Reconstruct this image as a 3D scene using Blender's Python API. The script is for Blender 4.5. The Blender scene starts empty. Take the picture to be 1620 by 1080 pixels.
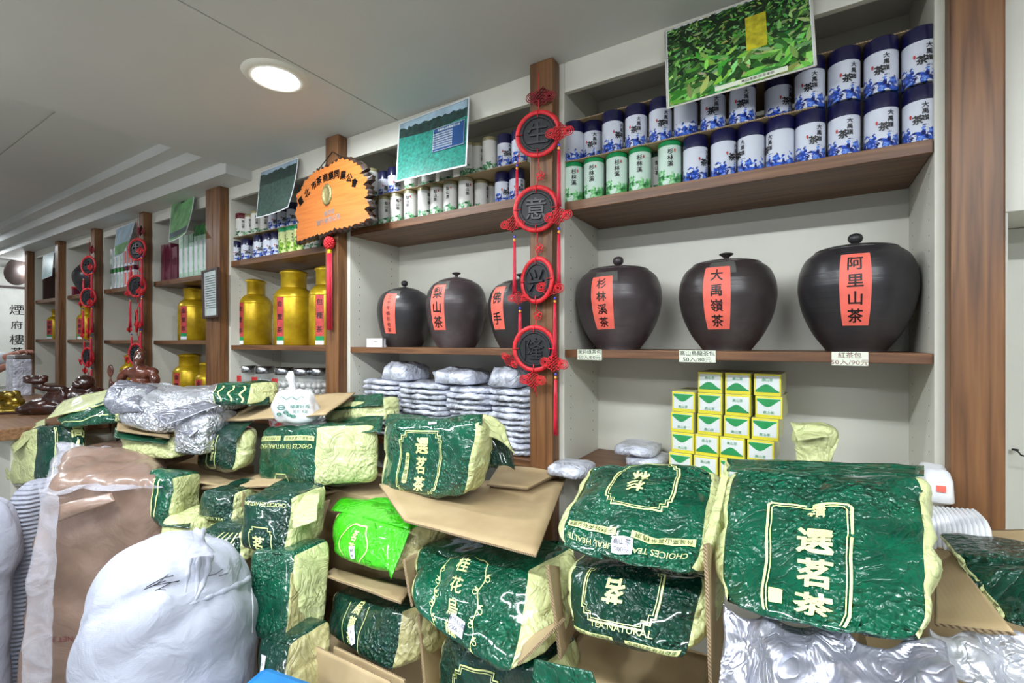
import bpy, bmesh, math, random
from mathutils import Vector, Matrix, noise

# ------------------------------------------------------------------ camera, world, lights
SC = bpy.context.scene
COL = SC.collection
F = 740.0
CAM_Z = 1.5
FWD = Vector((-0.528, 0.849, 0)); RGT = Vector((0.849, 0.528, 0))
cam_d = bpy.data.cameras.new('camera'); cam = bpy.data.objects.new('camera', cam_d); COL.objects.link(cam)
cam_d.sensor_width = 36.0; cam_d.lens = F / 1620 * 36; cam_d.clip_start = 0.02; cam_d.clip_end = 60
cam.location = (0, 0, CAM_Z); cam.rotation_euler = (math.radians(90), 0, math.atan2(0.528, 0.849))
SC.camera = cam
w = bpy.data.worlds.new('world'); SC.world = w; w.use_nodes = True
w.node_tree.nodes['Background'].inputs[0].default_value = (0.80, 0.90, 1.0, 1)
w.node_tree.nodes['Background'].inputs[1].default_value = 0.36
SC.view_settings.view_transform = 'Standard'; SC.view_settings.look = 'None'
SC.view_settings.exposure = 0.22; SC.view_settings.gamma = 1.0
try: SC.view_settings.use_curve_mapping = False
except Exception: pass
LAMPS = [(-1.494, 0.911, 9), (-4.6, 0.4, 9), (-6.6, 0.9, 7)]  # first downlight is in view; the other two are added off-frame as light sources
TUBES = [(0.85, -0.12, 27), (-0.75, -0.12, 27), (-2.35, -0.12, 20), (1.2, -1.7, 24), (-1.3, -1.7, 24)]

random.seed(7)

def ray(px, py):
    return FWD + RGT * ((px - 810) / F) + Vector((0, 0, (540 - py) / F))
def W(px, py, Y):
    r = ray(px, py); t = Y / r.y; return Vector((r.x * t, Y, CAM_Z + r.z * t))
def G(px, py, Z):
    r = ray(px, py); t = (Z - CAM_Z) / r.z; return Vector((r.x * t, r.y * t, Z))

# ------------------------------------------------------------------ materials
def lin(c):
    return tuple(((x / 255) / 12.92 if x / 255 <= 0.04045 else ((x / 255 + 0.055) / 1.055) ** 2.4) for x in c) + (1,)
MATS = {}
class NT:
    def __init__(s, name):
        s.m = bpy.data.materials.new(name); s.m.use_nodes = True; s.t = s.m.node_tree; s.b = s.t.nodes['Principled BSDF']
        MATS[name] = s.m
    def n(s, typ, **kw):
        nd = s.t.nodes.new(typ)
        for k, v in kw.items():
            if k in nd.inputs.keys(): nd.inputs[k].default_value = v
            else: setattr(nd, k, v)
        return nd
    def l(s, a, b): s.t.links.new(a, b)
    def coord(s, scale=(1, 1, 1), rot=(0, 0, 0), out='Object'):
        tc = s.n('ShaderNodeTexCoord'); mp = s.n('ShaderNodeMapping')
        mp.inputs['Scale'].default_value = scale; mp.inputs['Rotation'].default_value = rot
        s.l(tc.outputs[out], mp.inputs[0]); return mp.outputs[0]
    def ramp(s, fac, stops, interp='LINEAR'):
        r = s.n('ShaderNodeValToRGB'); cr = r.color_ramp; cr.interpolation = interp
        while len(cr.elements) < len(stops): cr.elements.new(0.5)
        for e, (p, c) in zip(cr.elements, stops):
            e.position = p; e.color = lin(c) if max(c) > 1 else tuple(c) + (1,)
        s.l(fac, r.inputs[0]); return r.outputs[0]
    def bump(s, h, strength, dist=0.002, prev=None):
        b = s.n('ShaderNodeBump'); b.inputs['Strength'].default_value = strength; b.inputs['Distance'].default_value = dist
        s.l(h, b.inputs['Height'])
        if prev is not None: s.l(prev, b.inputs['Normal'])
        return b.outputs[0]
    def set(s, **kw):
        for k, v in kw.items(): s.b.inputs[k].default_value = v
        return s
def simple(name, rgb, rough=0.5, metal=0.0, var=0.12, vscale=12, bump=0.0, bscale=60, bdist=0.001, coat=0.0, stretch=(1, 1, 1), **kw):
    s = NT(name); c = s.coord(stretch)
    nz = s.n('ShaderNodeTexNoise', Scale=vscale, Detail=4.0); s.l(c, nz.inputs['Vector'])
    a = tuple(max(0, x * (1 - var)) for x in rgb); b = tuple(min(255, x * (1 + var)) for x in rgb)
    s.l(s.ramp(nz.outputs[0], [(0.3, a), (0.7, b)]), s.b.inputs['Base Color'])
    s.set(Roughness=rough, Metallic=metal)
    if coat: s.set(**{'Coat Weight': coat, 'Coat Roughness': 0.08})
    if bump:
        n2 = s.n('ShaderNodeTexNoise', Scale=bscale, Detail=3.0); s.l(c, n2.inputs['Vector'])
        s.l(s.bump(n2.outputs[0], bump, bdist), s.b.inputs['Normal'])
    for k, v in kw.items(): s.b.inputs[k].default_value = v
    return s.m
def wood(name, cols, axis='Z', rough=0.5, scale=1.0, coat=0.12):
    s = NT(name)
    st = {'Z': (22, 22, 1.1), 'X': (1.1, 22, 22), 'Y': (22, 1.1, 22)}[axis]
    c = s.coord(tuple(x * scale for x in st))
    nz = s.n('ShaderNodeTexNoise', Scale=0.7, Detail=3.0); s.l(c, nz.inputs['Vector'])
    m = s.n('ShaderNodeMath', operation='MULTIPLY'); m.inputs[1].default_value = 14; s.l(nz.outputs[0], m.inputs[0])
    fr = s.n('ShaderNodeMath', operation='PINGPONG'); fr.inputs[1].default_value = 1.0; s.l(m.outputs[0], fr.inputs[0])
    fine = s.n('ShaderNodeTexNoise', Scale=6.0, Detail=5.0); s.l(c, fine.inputs['Vector'])
    mx = s.n('ShaderNodeMath', operation='MULTIPLY_ADD'); mx.inputs[1].default_value = 0.36; s.l(fr.outputs[0], mx.inputs[0])
    f2 = s.n('ShaderNodeMath', operation='MULTIPLY'); f2.inputs[1].default_value = 0.5; s.l(fine.outputs[0], f2.inputs[0]); s.l(f2.outputs[0], mx.inputs[2])
    s.l(s.ramp(mx.outputs[0], [(0.1, cols[0]), (0.5, cols[1]), (0.9, cols[2])]), s.b.inputs['Base Color'])
    s.set(Roughness=rough, **{'Coat Weight': coat, 'Coat Roughness': 0.3})
    s.l(s.bump(mx.outputs[0], 0.25, 0.0008), s.b.inputs['Normal']); return s.m

simple('white_laminate', (214, 212, 200), 0.45, var=0.03, vscale=3, bump=0.15, bscale=200)
simple('white_ceiling', (200, 200, 196), 0.6, var=0.02, vscale=1.5, bump=0.1, bscale=150)
simple('grey_tile', (150, 146, 138), 0.35, var=0.08)
simple('wall_paint', (226, 226, 220), 0.7, var=0.02)
wood('post_wood', [(72, 44, 24), (118, 78, 44), (140, 100, 60)], 'Z')
wood('shelf_wood', [(76, 46, 26), (114, 76, 46), (138, 100, 64)], 'X')
wood('counter_wood', [(96, 64, 40), (130, 92, 62), (150, 112, 78)], 'X')
wood('dark_wood', [(34, 18, 14), (58, 32, 24), (76, 44, 32)], 'Z')
wood('plaque_wood', [(176, 94, 36), (196, 112, 48), (206, 124, 58)], 'X', rough=0.12, coat=1.0, scale=2)
simple('plaque_edge', (48, 30, 20), 0.35, bump=0.5, bscale=80, coat=0.4)
simple('navy_lid', (20, 20, 66), 0.28, var=0.1, coat=0.5)
simple('green_lid', (14, 140, 78), 0.3, var=0.08, coat=0.4)
simple('gold_lid', (176, 168, 128), 0.35, metal=0.4)
simple('cream_lid', (214, 210, 190), 0.35)
simple('black_ink', (14, 12, 14), 0.45, var=0.0)
simple('red_ink', (186, 44, 40), 0.5, var=0.05)
simple('gold_ink', (228, 236, 160), 0.3, var=0.06, metal=0.0)
simple('white_ink', (232, 240, 236), 0.4, var=0.0)
simple('red_paper', (232, 104, 88), 0.55, var=0.05, vscale=30, bump=0.2, bscale=90)
simple('dull_red_paper', (188, 62, 62), 0.55, var=0.12, vscale=30)
simple('card_paper', (222, 228, 208), 0.6, var=0.03)
simple('white_paper', (232, 232, 238), 0.6, var=0.03)
simple('card_red_ink', (128, 66, 66), 0.6, var=0.0)
simple('red_cord', (206, 30, 40), 0.5, var=0.15, vscale=80, bump=0.6, bscale=600)
simple('dark_red_cord', (132, 18, 30), 0.55, var=0.2, vscale=80, bump=0.6, bscale=600)
simple('tassel_red', (196, 34, 58), 0.45, var=0.18, vscale=50, stretch=(20, 20, 1))
simple('blue_bead', (60, 60, 170), 0.25, coat=0.5)
simple('orange_bead', (238, 150, 60), 0.3, coat=0.5)
simple('carved_black', (22, 22, 26), 0.55, var=0.2, bump=0.4, bscale=120)
simple('carved_highlight', (36, 36, 41), 0.4, var=0.1)
simple('steel', (170, 172, 176), 0.25, metal=1.0)
simple('dark_hole', (30, 26, 24), 0.8)
simple('clear_glass', (225, 232, 236), 0.06, var=0.0, Alpha=0.16, coat=0.5)
simple('white_plastic', (226, 228, 236), 0.35, bump=0.4, bscale=40, bdist=0.003)
# cardboard with faint flutes
s = NT('cardboard'); c = s.coord((1, 1, 1)); nz = s.n('ShaderNodeTexNoise', Scale=9.0, Detail=5.0); s.l(c, nz.inputs['Vector'])
s.l(s.ramp(nz.outputs[0], [(0.25, (160, 137, 100)), (0.75, (184, 162, 124))]), s.b.inputs['Base Color'])
wv = s.n('ShaderNodeTexWave', Scale=60.0, Distortion=0.4); s.l(c, wv.inputs['Vector'])
s.l(s.bump(wv.outputs[0], 0.12, 0.0006), s.b.inputs['Normal']); s.set(Roughness=0.75)
s = NT('cardboard_edge'); c = s.coord((1, 1, 1)); wv = s.n('ShaderNodeTexWave', Scale=110.0, Distortion=1.5); wv.bands_direction = 'DIAGONAL'; s.l(c, wv.inputs['Vector'])
s.l(s.ramp(wv.outputs[0], [(0.3, (104, 84, 62)), (0.6, (168, 146, 114))]), s.b.inputs['Base Color']); s.set(Roughness=0.85)
# dark burnished stoneware
def stoneware(name, cols):
    s = NT(name); c = s.coord((1, 1, 1))
    nz = s.n('ShaderNodeTexNoise', Scale=7.0, Detail=6.0); s.l(c, nz.inputs['Vector'])
    s.l(s.ramp(nz.outputs[0], [(0.3, cols[0]), (0.52, cols[1]), (0.72, cols[2])]), s.b.inputs['Base Color'])
    n3 = s.n('ShaderNodeTexNoise', Scale=5.0); s.l(c, n3.inputs['Vector'])
    s.l(s.ramp(n3.outputs[0], [(0.3, (0.26, 0.26, 0.26)), (0.7, (0.46, 0.46, 0.46))]), s.b.inputs['Roughness'])
    c2 = s.coord((1, 1, 40)); n2 = s.n('ShaderNodeTexNoise', Scale=4.0, Detail=4.0); s.l(c2, n2.inputs['Vector'])
    s.l(s.bump(n2.outputs[0], 0.5, 0.0015), s.b.inputs['Normal']); return s.m
stoneware('stoneware_dark', [(34, 33, 35), (48, 46, 48), (62, 56, 54)])
stoneware('stoneware_grey', [(44, 40, 40), (60, 52, 52), (84, 78, 76)])
stoneware('stoneware_plum', [(50, 44, 46), (68, 58, 60), (96, 88, 90)])
# golden tea tin
s = NT('tin_gold'); c = s.coord((1, 1, 1)); nz = s.n('ShaderNodeTexNoise', Scale=14.0, Detail=6.0); s.l(c, nz.inputs['Vector'])
s.l(s.ramp(nz.outputs[0], [(0.3, (170, 136, 20)), (0.6, (204, 170, 28)), (0.8, (220, 190, 60))]), s.b.inputs['Base Color'])
s.set(Metallic=0.5, Roughness=0.34)
n2 = s.n('ShaderNodeTexNoise', Scale=40.0, Detail=3.0); s.l(c, n2.inputs['Vector']); s.l(s.bump(n2.outputs[0], 0.2, 0.001), s.b.inputs['Normal'])
# printed tin bodies: print pattern lives in the paint, low band of leaves or waves
def printed_tin(name, base, stops, zmax, scale=70.0, thr=0.52, detail=2.0):
    s = NT(name); tc = s.n('ShaderNodeTexCoord'); sep = s.n('ShaderNodeSeparateXYZ'); s.l(tc.outputs['Object'], sep.inputs[0])
    nz = s.n('ShaderNodeTexNoise', Scale=scale, Detail=detail, Distortion=0.8); s.l(tc.outputs['Object'], nz.inputs['Vector'])
    zz = s.n('ShaderNodeMapRange'); zz.inputs[1].default_value = zmax * 0.35; zz.inputs[2].default_value = zmax
    zz.inputs[3].default_value = thr - 0.08; zz.inputs[4].default_value = 0.8; s.l(sep.outputs[2], zz.inputs[0])
    gt = s.n('ShaderNodeMath', operation='GREATER_THAN'); s.l(nz.outputs[0], gt.inputs[0]); s.l(zz.outputs[0], gt.inputs[1])
    n2 = s.n('ShaderNodeTexNoise', Scale=scale * 1.6, Detail=1.0); s.l(tc.outputs['Object'], n2.inputs['Vector'])
    ink = s.ramp(n2.outputs[0], stops)
    mix = s.n('ShaderNodeMix'); mix.data_type = 'RGBA'; s.l(gt.outputs[0], mix.inputs[0]); mix.inputs[6].default_value = lin(base); s.l(ink, mix.inputs[7])
    s.l(mix.outputs[2], s.b.inputs['Base Color']); s.set(Roughness=0.3, **{'Coat Weight': 0.3}); return s.m
printed_tin('tin_blue_print', (206, 210, 222), [(0.35, (16, 26, 84)), (0.55, (44, 84, 190)), (0.7, (110, 150, 224))], 0.052)
printed_tin('tin_green_print', (200, 220, 208), [(0.35, (30, 96, 52)), (0.5, (90, 176, 96)), (0.68, (170, 214, 170))], 0.062, 60, 0.5)
printed_tin('tin_gold_print', (214, 212, 206), [(0.35, (34, 70, 46)), (0.5, (70, 140, 90)), (0.68, (160, 196, 160))], 0.05, 60, 0.53)
printed_tin('tin_lime_print', (206, 214, 150), [(0.35, (60, 110, 40)), (0.55, (150, 190, 60)), (0.7, (214, 222, 150))], 0.12, 60, 0.5)
# plastic/foil tea bag skins: vacuum-packed leaf texture as fine relief
def foil(name, rgb, rough, cell=85.0, strength=1.0, dist=0.010, coat=0.6, metal=0.0, var=0.2, crease=1.3):
    s = NT(name); c = s.coord((1, 1, 1))
    nz = s.n('ShaderNodeTexNoise', Scale=18.0, Detail=4.0); s.l(c, nz.inputs['Vector'])
    a = tuple(x * (1 - var) for x in rgb); b = tuple(min(255, x * (1 + var)) for x in rgb)
    s.l(s.ramp(nz.outputs[0], [(0.3, a), (0.7, b)]), s.b.inputs['Base Color'])
    dn = s.n('ShaderNodeTexNoise', Scale=40.0, Detail=2.0); s.l(c, dn.inputs['Vector'])
    ad = s.n('ShaderNodeVectorMath', operation='MULTIPLY_ADD'); ad.inputs[1].default_value = (0.02, 0.02, 0.02); s.l(dn.outputs[1], ad.inputs[0]); s.l(c, ad.inputs[2])
    vo = s.n('ShaderNodeTexVoronoi', Scale=cell * 1.25, Randomness=1.0); vo.feature = 'F1'; s.l(ad.outputs[0], vo.inputs['Vector'])
    n2 = s.n('ShaderNodeTexNoise', Scale=9.0, Detail=3.0); s.l(c, n2.inputs['Vector'])
    rr = s.ramp(n2.outputs[0], [(0.44, (0.06, 0.06, 0.06)), (0.60, (1, 1, 1))])
    mu = s.n('ShaderNodeMath', operation='MULTIPLY'); s.l(vo.outputs[0], mu.inputs[0]); s.l(rr, mu.inputs[1])
    b1 = s.bump(mu.outputs[0], strength, dist)
    # long creases
    n3 = s.n('ShaderNodeTexNoise', Scale=14.0, Detail=3.0, Distortion=1.6); s.l(c, n3.inputs['Vector'])
    sb = s.n('ShaderNodeMath', operation='SUBTRACT'); sb.inputs[1].default_value = 0.5; s.l(n3.outputs[0], sb.inputs[0])
    ab = s.n('ShaderNodeMath', operation='ABSOLUTE'); s.l(sb.outputs[0], ab.inputs[0])
    pw = s.n('ShaderNodeMath', operation='POWER'); pw.inputs[1].default_value = 0.6; s.l(ab.outputs[0], pw.inputs[0])
    s.l(s.bump(pw.outputs[0], 0.55 * crease, 0.012, b1), s.b.inputs['Normal'])
    s.set(Roughness=rough, Metallic=metal, **{'Coat Weight': coat, 'Coat Roughness': 0.07}); return s.m
foil('bag_green', (0, 80, 56), 0.2, coat=0.9)
foil('bag_dark_green', (6, 56, 42), 0.22, coat=0.8)
foil('bag_cream', (198, 204, 146), 0.4, cell=60, strength=0.6, coat=0.25, var=0.06)
foil('bag_gold', (176, 168, 118), 0.4, cell=50, strength=0.7, coat=0.2, var=0.12)
foil('bag_lime', (66, 200, 24), 0.28, cell=60, strength=0.5, var=0.1, coat=0.6)
foil('bag_silver', (206, 208, 216), 0.3, cell=70, strength=1.0, metal=0.55, var=0.1, coat=0.3)
foil('silver_sheet', (176, 178, 192), 0.32, cell=16, strength=0.35, dist=0.006, metal=0.75, var=0.08, coat=0.1)
foil('clear_wrap_grey', (190, 193, 206), 0.3, cell=34, strength=0.8, dist=0.006, var=0.22, coat=0.5, crease=1.4)
simple('leaf_print', (60, 120, 60), 0.5)

# ------------------------------------------------------------------ object helpers
def link(o, parent=None):
    COL.objects.link(o)
    if parent is not None: o.parent = parent
    return o
def tag(o, label=None, cat=None, group=None, kind=None):
    if label: o['label'] = label
    if cat: o['category'] = cat
    if group: o['group'] = group
    if kind: o['kind'] = kind
    return o
def thing(name, label, cat, loc=(0, 0, 0), rz=0, group=None):
    o = bpy.data.objects.new(name, None); o.empty_display_size = 0.05
    link(o); o.location = loc; o.rotation_euler = (0, 0, rz)
    return tag(o, label, cat, group)
def clone(root, loc, rz, label, group=None):
    r = root.copy(); link(r); r.location = loc; r.rotation_euler = (0, 0, rz); r['label'] = label
    if group: r['group'] = group
    for ch in list(root.children):
        c = ch.copy(); COL.objects.link(c); c.parent = r
        for g in list(ch.children):
            d = g.copy(); COL.objects.link(d); d.parent = c
    return r
class MB:
    def __init__(s): s.v = []; s.f = []; s.m = []; s.smooth = []
    def add(s, vs, fs, mi=0, sm=True):
        b = len(s.v); s.v += [tuple(v) for v in vs]
        for f in fs: s.f.append(tuple(i + b for i in f)); s.m.append(mi); s.smooth.append(sm)
        return s
    def box(s, lo, hi, mi=0, M=None, bev=0.0):
        x0, y0, z0 = lo; x1, y1, z1 = hi
        if bev <= 0:
            vs = [Vector(p) for p in ((x0, y0, z0), (x1, y0, z0), (x1, y1, z0), (x0, y1, z0), (x0, y0, z1), (x1, y0, z1), (x1, y1, z1), (x0, y1, z1))]
            fs = [(0, 3, 2, 1), (4, 5, 6, 7), (0, 1, 5, 4), (1, 2, 6, 5), (2, 3, 7, 6), (3, 0, 4, 7)]
        else:
            bm = bmesh.new(); bmesh.ops.create_cube(bm, size=1)
            for v in bm.verts: v.co = Vector(((x0 + x1) / 2 + v.co.x * (x1 - x0), (y0 + y1) / 2 + v.co.y * (y1 - y0), (z0 + z1) / 2 + v.co.z * (z1 - z0)))
            bmesh.ops.bevel(bm, geom=bm.edges[:], offset=bev, segments=2, affect='EDGES', profile=0.5)
            bm.verts.index_update(); vs = [v.co.copy() for v in bm.verts]; fs = [tuple(v.index for v in f.verts) for f in bm.faces]; bm.free()
        if M is not None: vs = [M @ v for v in vs]
        return s.add(vs, fs, mi, False)
    def lathe(s, prof, seg=32, mi=0, c=(0, 0, 0), cap=True, a0=0, sm=True):
        vs = []; n = len(prof)
        for k in range(seg):
            a = 2 * math.pi * k / seg + a0
            for r, z in prof: vs.append((c[0] + r * math.cos(a), c[1] + r * math.sin(a), c[2] + z))
        fs = []
        for k in range(seg):
            k2 = (k + 1) % seg
            for i in range(n - 1): fs.append((k * n + i, k2 * n + i, k2 * n + i + 1, k * n + i + 1))
        s.add(vs, fs, mi, sm)
        if cap:
            if prof[0][0] > 1e-5: s.add([(c[0] + prof[0][0] * math.cos(2 * math.pi * k / seg + a0), c[1] + prof[0][0] * math.sin(2 * math.pi * k / seg + a0), c[2] + prof[0][1]) for k in range(seg)], [tuple(range(seg))[::-1]], mi, False)
            if prof[-1][0] > 1e-5: s.add([(c[0] + prof[-1][0] * math.cos(2 * math.pi * k / seg + a0), c[1] + prof[-1][0] * math.sin(2 * math.pi * k / seg + a0), c[2] + prof[-1][1]) for k in range(seg)], [tuple(range(seg))], mi, False)
        return s
    def tube(s, pts, r, seg=6, mi=0, closed=False):
        pts = [Vector(p) for p in pts]; n = len(pts); vs = []
        up = Vector((0, 0, 1))
        for i, p in enumerate(pts):
            if closed: d = pts[(i + 1) % n] - pts[i - 1]
            else: d = pts[min(i + 1, n - 1)] - pts[max(i - 1, 0)]
            d = d.normalized() if d.length > 1e-9 else Vector((0, 0, 1))
            a = d.cross(Vector((0, 1, 0)))
            if a.length < 0.05: a = d.cross(Vector((1, 0, 0)))
            a.normalize(); b = d.cross(a); rr = r[i] if isinstance(r, (list, tuple)) else r
            for k in range(seg):
                t = 2 * math.pi * k / seg; vs.append(p + a * (rr * math.cos(t)) + b * (rr * math.sin(t)))
        fs = []
        for i in range(n if closed else n - 1):
            j = (i + 1) % n
            for k in range(seg): k2 = (k + 1) % seg; fs.append((i * seg + k, j * seg + k, j * seg + k2, i * seg + k2))
        if not closed: fs.append(tuple(range(seg))); fs.append(tuple(range((n - 1) * seg, n * seg))[::-1])
        return s.add(vs, fs, mi, True)
    def prism(s, poly, y0, y1, mi=0, mi_side=None):
        n = len(poly); vs = [(x, y0, z) for x, z in poly] + [(x, y1, z) for x, z in poly]
        s.add(vs, [tuple(range(n)), tuple(range(n, 2 * n))[::-1]], mi, False)
        s.add(vs, [(i, n + i, n + (i + 1) % n, (i + 1) % n) for i in range(n)], mi if mi_side is None else mi_side, False); return s
    def mesh(s, name, mats):
        me = bpy.data.meshes.new(name); me.from_pydata(s.v, [], s.f)
        for m in (mats if isinstance(mats, (list, tuple)) else [mats]): me.materials.append(MATS[m])
        me.polygons.foreach_set('material_index', s.m); me.polygons.foreach_set('use_smooth', s.smooth)
        me.update(); return me
    def build(s, name, mats, parent=None, loc=None):
        o = bpy.data.objects.new(name, s.mesh(name, mats)); link(o, parent)
        if loc is not None: o.location = loc
        return o
def obj(name, mesh, parent=None, loc=None):
    o = bpy.data.objects.new(name, mesh); link(o, parent)
    if loc is not None: o.location = loc
    return o
def struct(name, mb, mats, **kw):
    o = mb.build(name, mats); o['kind'] = 'structure'; return o

# ---- writing: glyph outlines turned into flat print
_GL = {}
def glyphs(text, bold=0.02, res=2):
    key = (text, bold, res)
    if key in _GL: return _GL[key]
    c = bpy.data.curves.new('print', 'FONT'); c.body = text; c.size = 1; c.resolution_u = res
    o = bpy.data.objects.new('print', c); COL.objects.link(o)
    m = bpy.data.meshes.new_from_object(o)
    vs = [(v.co.x, v.co.y) for v in m.vertices]; fs = [tuple(p.vertices) for p in m.polygons]
    if bold > 0:
        use = {}
        for q in fs:
            for a, b in zip(q, q[1:] + q[:1]): use[(min(a, b), max(a, b))] = use.get((min(a, b), max(a, b)), 0) + 1
        for (a, b), k in use.items():
            if k != 1: continue
            p, q = Vector(vs[a]), Vector(vs[b]); d = q - p
            if d.length < 1e-5: continue
            d.normalize(); n = Vector((-d.y, d.x)) * bold * 0.5; e = d * bold * 0.35; i = len(vs)
            vs += [tuple(p - e + n), tuple(p - e - n), tuple(q + e - n), tuple(q + e + n)]; fs.append((i, i + 1, i + 2, i + 3))
    bpy.data.objects.remove(o); bpy.data.curves.remove(c); bpy.data.meshes.remove(m)
    xs = [v[0] for v in vs] or [0]
    cx = (min(xs) + max(xs)) / 2
    vs = [(x - cx, y - 0.38) for x, y in vs]
    _GL[key] = (vs, fs, max(xs) - min(xs)); return _GL[key]
def text2d(text, size, x=0, y=0, vertical=False, pitch=1.08, bold=0.02, rot=0.0, sx=1.0):
    vs, fs = [], []
    items = [(ch, 0, -i * size * pitch + (len(text) - 1) * size * pitch / 2) for i, ch in enumerate(text)] if vertical else [(text, 0, 0)]
    ca, sa = math.cos(rot), math.sin(rot)
    for ch, ox, oy in items:
        g, f, _ = glyphs(ch, bold); b = len(vs)
        for gx, gy in g:
            px, py = ox + gx * size * sx, oy + gy * size
            vs.append((x + px * ca - py * sa, y + px * sa + py * ca))
        fs += [tuple(i + b for i in q) for q in f]
    return vs, fs
def subdiv2d(vs, fs, L):
    bm = bmesh.new(); bv = [bm.verts.new((x, y, 0)) for x, y in vs]
    for f in fs:
        try: bm.faces.new([bv[i] for i in f])
        except Exception: pass
    for _ in range(4):
        e = [e for e in bm.edges if e.calc_length() > L]
        if not e: break
        bmesh.ops.subdivide_edges(bm, edges=e, cuts=1); bmesh.ops.triangulate(bm, faces=[f for f in bm.faces if len(f.verts) > 3])
    bm.verts.index_update(); a = [(v.co.x, v.co.y) for v in bm.verts]; b = [tuple(v.index for v in f.verts) for f in bm.faces]; bm.free(); return a, b
def print_on(fn, parts, name, mat, parent, L=None, loc=None):
    """parts: list of (verts2d, faces); fn maps (x, y) on the face to a 3-D point"""
    mb = MB()
    for vs, fs in parts:
        if L: vs, fs = subdiv2d(vs, fs, L)
        mb.add([fn(x, y) for x, y in vs], fs, 0, False)
    return mb.build(name, mat, parent, loc)
def rect2d(x0, y0, x1, y1): return [(x0, y0), (x1, y0), (x1, y1), (x0, y1)], [(0, 1, 2, 3)]
def line2d(pts, wd, closed=False):
    n = len(pts); vs = []; fs = []
    P = [Vector((p[0], p[1])) for p in pts]
    for i, p in enumerate(P):
        d = (P[(i + 1) % n] - P[i - 1]) if closed else (P[min(i + 1, n - 1)] - P[max(i - 1, 0)])
        d = d.normalized() if d.length else Vector((1, 0)); nn = Vector((-d.y, d.x)) * wd / 2
        vs += [tuple(p + nn), tuple(p - nn)]
    for i in range(n if closed else n - 1):
        j = (i + 1) % n; fs.append((2 * i, 2 * i + 1, 2 * j + 1, 2 * j))
    return vs, fs
ORD = ['first', 'second', 'third', 'fourth', 'fifth', 'sixth', 'seventh', 'eighth', 'ninth', 'tenth', 'eleventh', 'twelfth', 'thirteenth', 'fourteenth', 'fifteenth', 'sixteenth']
def nz3(p, f, seed=0): return noise.noise(Vector((p[0] * f + seed * 3.17, p[1] * f - seed * 1.9, p[2] * f + seed * 7.3)))

# ------------------------------------------------------------------ room shell
YF, YB, ZC = 1.35, 1.64, 2.385
struct('floor', MB().box((-7.6, -3.2, -0.05), (2.6, 2.2, 0)), 'grey_tile')
cl = MB().box((-2.43, -3.2, ZC), (-1.379, 2.2, ZC + 0.12)).box((-1.373, -3.2, ZC), (2.6, 2.2, ZC + 0.12)).box((-1.379, -3.2, ZC + 0.004), (-1.373, 2.2, ZC + 0.12))
struct('ceiling', cl, 'white_ceiling')
# stepped recess over the left half
zs = [2.335, 2.395, 2.453, 2.503]; ys = [2.2, 1.22, 1.136, 1.07]
st = MB()
for i in range(3): st.box((-7.6, ys[i + 1] if i < 3 else -3.2, zs[i]), (-2.43, ys[i], 2.6))
o_step = struct('trim_1', st, 'white_ceiling')
struct('ceiling', MB().box((-7.6, 0.684, 2.503), (-2.43, 1.07, 2.6)).box((-7.6, -3.2, 2.503), (-2.43, 0.678, 2.6)).box((-7.6, 0.678, 2.508), (-2.43, 0.684, 2.6)).box((-2.45, -3.2, 2.385), (-2.43, 1.22, 2.51)), 'white_ceiling')
struct('wall_left', MB().box((-7.7, -3.2, 0), (-7.6, 2.2, 2.6)), 'wall_paint')
struct('wall_back', MB().box((-7.7, 1.70, 0), (2.6, 1.78, 2.6)), 'wall_paint')

# ------------------------------------------------------------------ shelving
POSTS = [(0.259, 0.341), (-0.742, -0.660), (-1.766, -1.682), (-2.803, -2.655), (-3.665, -3.600), (-4.50, -4.43), (-5.30, -5.22), (-6.15, -6.07)]
WHERE = ['beside the largest stoneware jar', 'behind the red knot hanging with carved discs', 'behind the orange wooden plaque', 'doubled, with the framed notice', 'right of the slim cartons', 'left of the slim cartons', 'behind the reclining buddha', 'at the far end by the scroll']
ZT = 2.385
pl = []
for i, (a, b) in enumerate(POSTS):
    ztop = ZC if i < 3 else 2.335
    t = thing('wooden_post', 'brown wooden shelf post ' + WHERE[i], 'post', ((a + b) / 2, 1.325, 0))
    hw = (b - a) / 2
    if i == 3:
        MB().box((-hw, -0.025, 0), (-0.002, 0.024, ztop), bev=0.003).build('plank', 'post_wood', t)
        MB().box((0.002, -0.025, 0), (hw, 0.024, ztop), bev=0.003).build('plank', 'post_wood', t)
    else:
        MB().box((-hw, -0.025, 0), (hw, 0.024, ztop), bev=0.004).build('upright', 'post_wood', t)
BAYS = {}
names = 'ABCDEFG'
ztop_shelf = [1.943, 1.986, 1.935, 1.887, 1.885, 1.88, 1.88]
zmid = [1.474, 1.476, 1.48, 1.507, 1.51, 1.515, 1.52]
BD = ['holding three big stoneware jars beside the thick post', 'holding three stoneware jars behind the knot hanging', 'holding golden tins right of the double post', 'holding maroon and green cartons', 'holding two tiers of slim cartons', 'holding the small red basket', 'at the far end of the row']
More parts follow.
